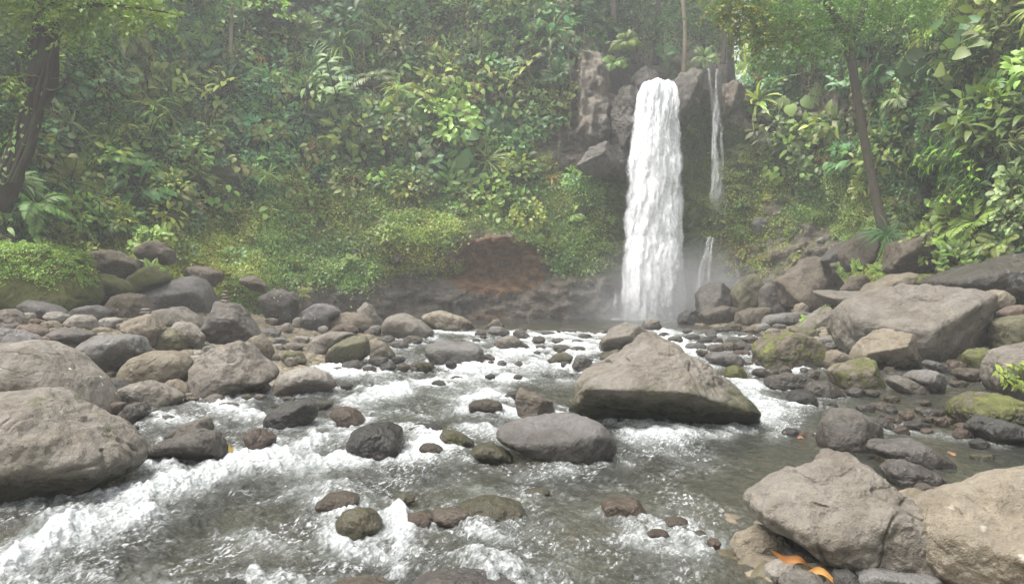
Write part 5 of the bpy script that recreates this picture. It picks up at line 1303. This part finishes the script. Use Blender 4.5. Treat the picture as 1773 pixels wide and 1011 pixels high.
# leaves over the mossy mound: part of the mound
V1, N1 = [], []
me = M1.data
vv = np.empty(len(me.vertices) * 3, np.float32); me.vertices.foreach_get("co", vv); vv = vv.reshape(-1, 3)
nn = unit(vv / (np.abs(vv).max(0) + 1e-6) ** 2)
m = (nn[:, 2] > -.1) & (nn[:, 1] < .5) & (rng.uniform(0, 1, len(vv)) < .35)
acc = Acc()
for k in (plant_creeper(.5, 60, .13, 'lite', 31), plant_bracken(7, .38, 'lite', 32), plant_creeper(.4, 50, .11, 'yel', 33)):
    V, Q, C = k.arrays()
    sel = np.where(m)[0]; sel = rng.choice(sel, min(300, len(sel)), False)
    P = vv[sel].astype(float); R = frames(P, nn[sel].astype(float), .4, .9); s = rng.uniform(.4, .75, len(sel))
    W = np.einsum('nij,vj->nvi', R, V) * s[:, None, None] + P[:, None]
    acc.add(W, (Q[None] + (np.arange(len(sel)) * len(V))[:, None, None]).reshape(-1, 4), np.repeat(C[None], len(sel), 0) * rng.uniform(.7, 1.2, (len(sel), 1, 1)))
lc = link("leaf_cover", acc.mesh("leaf_cover"), M1)
lc["kind"] = "stuff"

# ------------------------------------------------------------------ trees
def tube(acc_name, pts, rad, mat, parent=None, sides=14, bump=.12, seed=0, sub=5):
    pts = np.asarray(pts, float); n = (len(pts) - 1) * sub + 1
    t = np.linspace(0, len(pts) - 1, n); ti = np.arange(len(pts))
    c = np.stack([np.interp(t, ti, pts[:, k]) for k in range(3)], 1)
    for _ in range(3): c[1:-1] = .25 * c[:-2] + .5 * c[1:-1] + .25 * c[2:]
    r = np.interp(t, ti, rad)
    T = unit(np.gradient(c, axis=0)); A = unit(np.cross(T, [0.2, 1, 0.1])); B = np.cross(T, A)
    a = np.linspace(0, 2 * np.pi, sides, endpoint=False)
    d = A[:, None] * np.cos(a)[:, None] + B[:, None] * np.sin(a)[:, None]
    rr = r[:, None] * (1 + bump * fbm(np.stack([np.tile(np.cos(a) * 1.5, (n, 1)), np.tile(np.sin(a) * 1.5, (n, 1)), np.tile(t[:, None] * .9, (1, sides))], -1) + seed, 3, seed))
    V = c[:, None] + d * rr[..., None]
    i = np.arange(n - 1)[:, None] * sides + np.arange(sides); j = np.arange(n - 1)[:, None] * sides + (np.arange(sides) + 1) % sides
    Q = np.stack([i, j, j + sides, i + sides], -1).reshape(-1, 4)
    return V.reshape(-1, 3), Q
def wood(name, tubes, mat, parent):
    Vs, Qs, n = [], [], 0
    for V, Q in tubes:
        Vs.append(V); Qs.append(Q + n); n += len(V)
    return link(name, new_mesh(name, np.concatenate(Vs), np.concatenate(Qs), mat=mat), parent)
def pp(l): return [unproj(x, y, Y) for x, y, Y in l]
def crown(blobs, dens, L, tint, Wr=.45, seed=0, sprig=7, prof='lance', hang=.25):
    """sprigs of leaves through blobs (px, row, Y, rx px, ry px)"""
    rs = np.random.default_rng(seed); a = Acc()
    for x, y, Y, rx, ry in blobs:
        c = unproj(x, y, Y); ax, az = rx / FPX * Y, ry / FPX * Y
        n = max(6, int(dens * rx * ry / 100))
        v = sph(n, 0, rs) * rs.uniform(.1, 1.0, (n, 1)) ** .5
        p = c + v * [ax, (ax + az) / 2, az]
        p += rs.normal(0, .12, p.shape) * ax
        dirn = unit(v + rs.normal(0, .6, v.shape) + [0, 0, -hang])
        ln = L * rs.uniform(1.8, 3.2, n)
        for k in range(sprig):
            f = (k + .5) / sprig
            q = p + dirn * (ln * f)[:, None] - np.array([0, 0, 1]) * (ln * f * f * .3)[:, None]
            sd = unit(np.cross(dirn, [0, 0, 1.0])) * (1 if k % 2 else -1)
            leaves(a, q, unit(sd + dirn * .7 + rs.normal(0, .25, q.shape)), np.tile([0, 0, 1.0], (n, 1)) + rs.normal(0, .3, q.shape), L * rs.uniform(.7, 1.2, n), L * Wr, .5, prof, 2, .15, GREEN[tint], .22, rs)
    return a.mesh("crown")
def tree(name, label, base, group=None, cat="tree"):
    r = bpy.data.objects.new(name, None); COL.objects.link(r)
    tag(r, label, cat, group)
    return r
# slender tree on the right
T = tree("slender_tree", "slender leaning tree with bare trunk and feathery crown at right", None)
YT = 33.6
wood("trunk", [tube("", pp([(1534, 412, YT), (1527, 385, YT), (1512, 320, YT), (1500, 262, YT), (1489, 200, YT), (1478, 130, YT), (1470, 76, YT), (1464, 40, YT)]), [.36, .25, .20, .185, .18, .185, .22, .26], M_BARK, bump=.10, seed=3)], M_BARK, T)
wood("branch", [tube("", pp([(1468, 66, YT), (1445, 30, YT - .6), (1420, -20, YT - 1.4), (1380, -80, YT - 2)]), [.24, .17, .14, .08], M_BARK, seed=5)], M_BARK, T)
wood("branch", [tube("", pp([(1471, 70, YT), (1490, 40, YT), (1497, 0, YT + .5), (1540, -90, YT + 1)]), [.22, .18, .16, .10], M_BARK, seed=6)], M_BARK, T)
wood("branch", [tube("", pp([(1458, 50, YT), (1420, 52, YT - .8), (1370, 70, YT - 1.5), (1310, 75, YT - 2)]), [.09, .06, .04, .02], M_BARK, seed=7)], M_BARK, T)
ck = link("crown", crown([(1455, 25, YT - .5, 66, 46), (1410, 50, YT - 1, 70, 34), (1350, 62, YT - 1.5, 60, 34), (1300, 40, YT - 2, 52, 34), (1275, 15, YT - 2, 44, 26), (1380, 5, YT - 1.5, 80, 44),
                          (1500, 5, YT, 60, 36), (1560, 15, YT + .3, 70, 40), (1610, -10, YT + .5, 70, 40), (1340, 105, YT - 1.6, 34, 18), (1460, -50, YT, 150, 46), (1300, -50, YT - 2, 110, 44), (1430, 90, YT - .8, 30, 20)], 5.2, .21, 'mid', .42, 41), T)
link("crown", crown([(1285, 25, YT - 2.6, 44, 26), (1260, 5, YT - 2.6, 36, 24), (1318, 60, YT - 2.4, 30, 20), (1370, 45, YT - 2.2, 30, 14)], 5.5, .24, 'yel', .5, 42), T)["label"] = "outer spray of leaves tinted yellow green as if backlit"  # yellow tint carries the backlight on these outer leaves
# twisted tree at the left
T = tree("twisted_tree", "thick dark twisted tree trunk at left edge", None)
YL = 26.5
wood("trunk", [tube("", pp([(-14, 352, YL), (8, 318, YL), (30, 268, YL), (52, 215, YL), (66, 160, YL), (74, 110, YL), (80, 50, YL), (86, -10, YL), (90, -120, YL)]), [.62, .44, .40, .40, .44, .46, .46, .44, .36], M_BARK_DARK, bump=.3, seed=13, sides=20)] + [tube('', pp([(x0 + rng.normal(0, 5) + dx, y0, YL - .38) for (x0, y0) in ((6, 318), (30, 266), (50, 212), (63, 160), (72, 110), (80, 50), (86, -20))]), [.11, .08, .07, .08, .07, .06, .05], M_BARK_DARK, bump=.3, seed=80 + k) for k, dx in enumerate((-13, -4, 6, 13))], M_BARK_DARK, T)
wood("branch", [tube("", pp([(64, 165, YL), (46, 158, YL - .4), (34, 135, YL - .7), (28, 110, YL - .8)]), [.10, .07, .06, .03], M_BARK_DARK, seed=15), tube("", pp([(70, 150, YL - .2), (90, 160, YL - .6), (112, 150, YL - .8), (110, 135, YL - .9), (92, 138, YL - .9)]), [.06, .05, .04, .03, .02], M_BARK_DARK, seed=16)], M_BARK_DARK, T)
wood("branch", [tube("", pp([(82, 30, YL), (130, 10, YL - .8), (200, 8, YL - 1.6), (290, 22, YL - 2.2)]), [.16, .10, .06, .02], M_BARK_DARK, seed=17)], M_BARK_DARK, T)
link("crown", crown([(100, 10, YL - 1, 60, 26), (170, 12, YL - 1.4, 60, 20), (240, 14, YL - 1.9, 52, 16), (285, 24, YL - 2.2, 24, 12), (120, 45, YL - 1.2, 40, 16), (20, 0, YL - .5, 60, 36), (30, 140, YL - .9, 22, 10),
                     (150, -40, YL - 1, 140, 40), (0, -60, YL, 110, 50)], 5.0, .24, 'lite', .5, 43), T)
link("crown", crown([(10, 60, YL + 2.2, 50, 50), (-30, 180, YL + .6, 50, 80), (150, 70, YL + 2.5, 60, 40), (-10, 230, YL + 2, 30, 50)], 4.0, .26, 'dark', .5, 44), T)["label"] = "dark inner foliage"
# trees in the notch above the falls and on the rim
NT = [(1183, 128, -160, 56, .20, 'pale', 'dark', "thin pale trunked tree standing above the lip of the falls"), (1098, 110, -160, 60, .30, 'dark', 'dark', "dark tree above the round cap rock in the notch"),
      (1135, 112, -140, 66, .34, 'dark', 'mid', "shady tree far back between the cap rocks"), (1218, 118, -150, 62, .26, 'dark', 'dark', "dark trunk right of the pale trunked tree in the notch"),
      (1252, 110, -130, 58, .26, 'dark', 'mid', "tree leaning over the twin trickle in the notch"), (1300, 90, -170, 60, .30, 'dark', 'mid', "tree against bright sky at the notch's right side"),
      (1065, 60, -170, 55, .28, 'dark', 'dark', "tree on the rim above the fluted pillar"), (905, 100, -200, 51.5, .34, 'dark', 'olive', "dark straight trunk draped with vines high on the wall"),
      (893, 60, -180, 52.5, .20, 'dark', 'olive', "thinner dark trunk just behind the vine draped one"), (400, 95, -170, 44, .13, 'pale', 'mid', "thin pale trunk high on the left wall"), (720, 40, -170, 51, .25, 'dark', 'mid', "half hidden trunk on the upper middle wall")]
for k, (x, y0, y1, Y, r, bk, tn, lb) in enumerate(NT):
    T = tree("forest_tree", lb, None, "trees above the gorge")
    w_ = rng.normal(0, 4, 5)
    wood("trunk", [tube("", pp([(x + w_[i] * (i > 0), y0 + (y1 - y0) * i / 4, Y) for i in range(5)]), np.linspace(r * .8, r * .5, 5), M_BARK_PALE if bk == 'pale' else M_BARK, seed=20 + k)], M_BARK_PALE if bk == 'pale' else M_BARK, T)
    if k < 7:
        bl = [(x + rng.normal(0, 26), yy + rng.normal(0, 8), Y + rng.uniform(.5, 4), rng.uniform(32, 52), rng.uniform(22, 34)) for yy in np.linspace(70 if k not in (0, 5) else 40, -110, 8)]
        if k == 5: bl = [b for b in bl if not (5 < b[1] < 40)]
    else:
        bl = [(x + rng.normal(0, 30), yy, Y - rng.uniform(0, 1.5), rng.uniform(30, 50), rng.uniform(18, 30)) for yy in (-20, -60, -100, -140)]
    link("crown", crown(bl, 3.6, .36, tn, .5, 60 + k), T)

# ------------------------------------------------------------------ fallen leaves
def fallen(px, row, length, ang, tint, label, Y, W=.3, fall=-.05, droop=.3):
    a = Acc()
    P = unproj(px, row, Y)
    D = np.array([[math.cos(ang), math.sin(ang), fall]])
    leaves(a, P[None] * 0, D, np.array([[0, -.75, .66]]), length, length * W, droop, 'lance', 12, .6, tint, .02)
    V, Q, C = a.arrays()
    u = V[:, 0] / max(abs(length), .01)
    V[:, 2] += .022 * np.sin(u * 9 + px) * length / .3; V[:, 1] += .02 * np.sin(u * 7)
    C = C * (0.72 + .5 * noise3(V * 30 + px, 4)[:, None] * .6 + .28)
    me = new_mesh("fallen_leaf", V, Q, mat=M_DEAD, col=np.clip(C, .01, .6), smooth_sh=True)
    o = link("fallen_leaf", me); o.location = P
    tag(o, label, "leaf")
YF = next(o for o in bpy.data.objects if str(o.get('label', '')).startswith('pale stone beneath')).location[1] - .16
fallen(1334, 958, .37, -.1, (.31, .15, .03), "big curled orange leaf lying over the pale stone at bottom right", YF - .02, .17, -.22, .35)
fallen(1393, 984, .36, -.15, (.36, .19, .045), "long folded orange leaf below the big curled one", YF - .12, .16, -.35, .3)
for x, y, l, t, lb in ((1568, 716, .13, (.50, .26, .05), "yellow leaf caught on stones in the right side channel"), (1517, 708, .11, (.30, .16, .09), "pinkish brown leaf in the right side channel"), (389, 778, .18, (.45, .28, .03), "yellow leaf stuck on the dark mossy flat rock"),
                       (1640, 784, .12, (.22, .13, .05), "brown leaf floating in the right shallows"), (1380, 757, .11, (.20, .11, .05), "rusty leaf below the rapids right of the peaked boulder"), (1510, 535 + 170, .18, (.4, .2, .05), "small tan leaf beside the pinkish brown leaf")):
    fallen(x, y, l, rng.uniform(-1, 1), t, lb, hit(x, y + 3) - .05, .45)
sk = Acc(); ribbon(sk, [unproj(1598, 831, 9.3), unproj(1620, 838, 9.25), unproj(1654, 848, 9.2)], .018, (.35, .27, .17))
tag(link("twig", sk.mesh("twig", M_DEAD)), "thin dry twig poking out by the big tan boulder", "twig")

# ------------------------------------------------------------------ air
def box(name, x0, x1, y0, y1, z0, z1, mat):
    V = np.array([[x, y, z] for x in (x0, x1) for y in (y0, y1) for z in (z0, z1)], float)
    Q = [[0, 1, 3, 2], [4, 6, 7, 5], [0, 4, 5, 1], [2, 3, 7, 6], [0, 2, 6, 4], [1, 5, 7, 3]]
    return link(name, new_mesh(name, V, Q, mat=mat, smooth_sh=False))
m, n = material("damp_air"); g = G(n)
pv = g.add("VolumePrincipled")
pv.inputs["Color"].default_value = (0.95, 0.97, 0.97, 1); pv.inputs["Density"].default_value = 0.0027; pv.inputs["Anisotropy"].default_value = 0.2
g.out(vol=pv.outputs[0])
tag(box("haze", -92, 92, -42, 205, -3, 50, m), "faint damp haze filling the gorge", "haze", kind="stuff")

m, n = material("spray"); g = G(n)
oc = g.add("TexCoord").outputs["Object"]
ln = g.add("VectorMath", operation='LENGTH'); g.put(ln.inputs[0], oc)
fall = g.ramp(ln.outputs["Value"], 0.15, 0.98, 1, 0)
nz = g.ramp(g.noise(g.scale(oc, (2.2, 2.0, 1.6)), 1.0, 3, 0.55), 0.30, 0.72)
pv = g.add("VolumePrincipled")
pv.inputs["Color"].default_value = (0.97, 0.98, 0.98, 1); pv.inputs["Anisotropy"].default_value = 0.1
g.put(pv.inputs["Density"], g.math('MULTIPLY', g.math('MULTIPLY', fall, nz), 0.9))
g.out(vol=pv.outputs[0])
d, f = ico(4)
o = link("mist", new_mesh("mist", d, tris=f, mat=m))
o.location = unproj(1165, 540, 44.6); o.scale = (7.0, 2.8, 5.2)
tag(o, "white spray drifting round the foot of the falls", "mist", kind="stuff")
# leaves climbing the twisted trunk
tt = next(o for o in bpy.data.objects if o.name == "twisted_tree")
acc = Acc(); rs = np.random.default_rng(5)
path = np.array(pp([(8, 318, YL), (30, 268, YL), (52, 215, YL), (66, 160, YL), (74, 110, YL), (80, 50, YL), (86, -10, YL)]))
n_ = 120
t_ = rs.uniform(0, 6, n_); q_ = np.stack([np.interp(t_, range(7), path[:, k]) for k in range(3)], 1)
a_ = rs.uniform(-2.6, -.5, n_); o_ = np.stack([np.cos(a_), np.sin(a_), 0 * a_], 1)
leaves(acc, q_ + o_ * .42, unit(o_ + [0, 0, -.9] + rs.normal(0, .4, (n_, 3))), o_ + [0, 0, .4], rs.uniform(.12, .3, n_), rs.uniform(.07, .16, n_), .6, 'lance', 3, .2, GREEN['mid'], .3, rs)
link("climbing_leaves", acc.mesh("climbing_leaves"), tt)
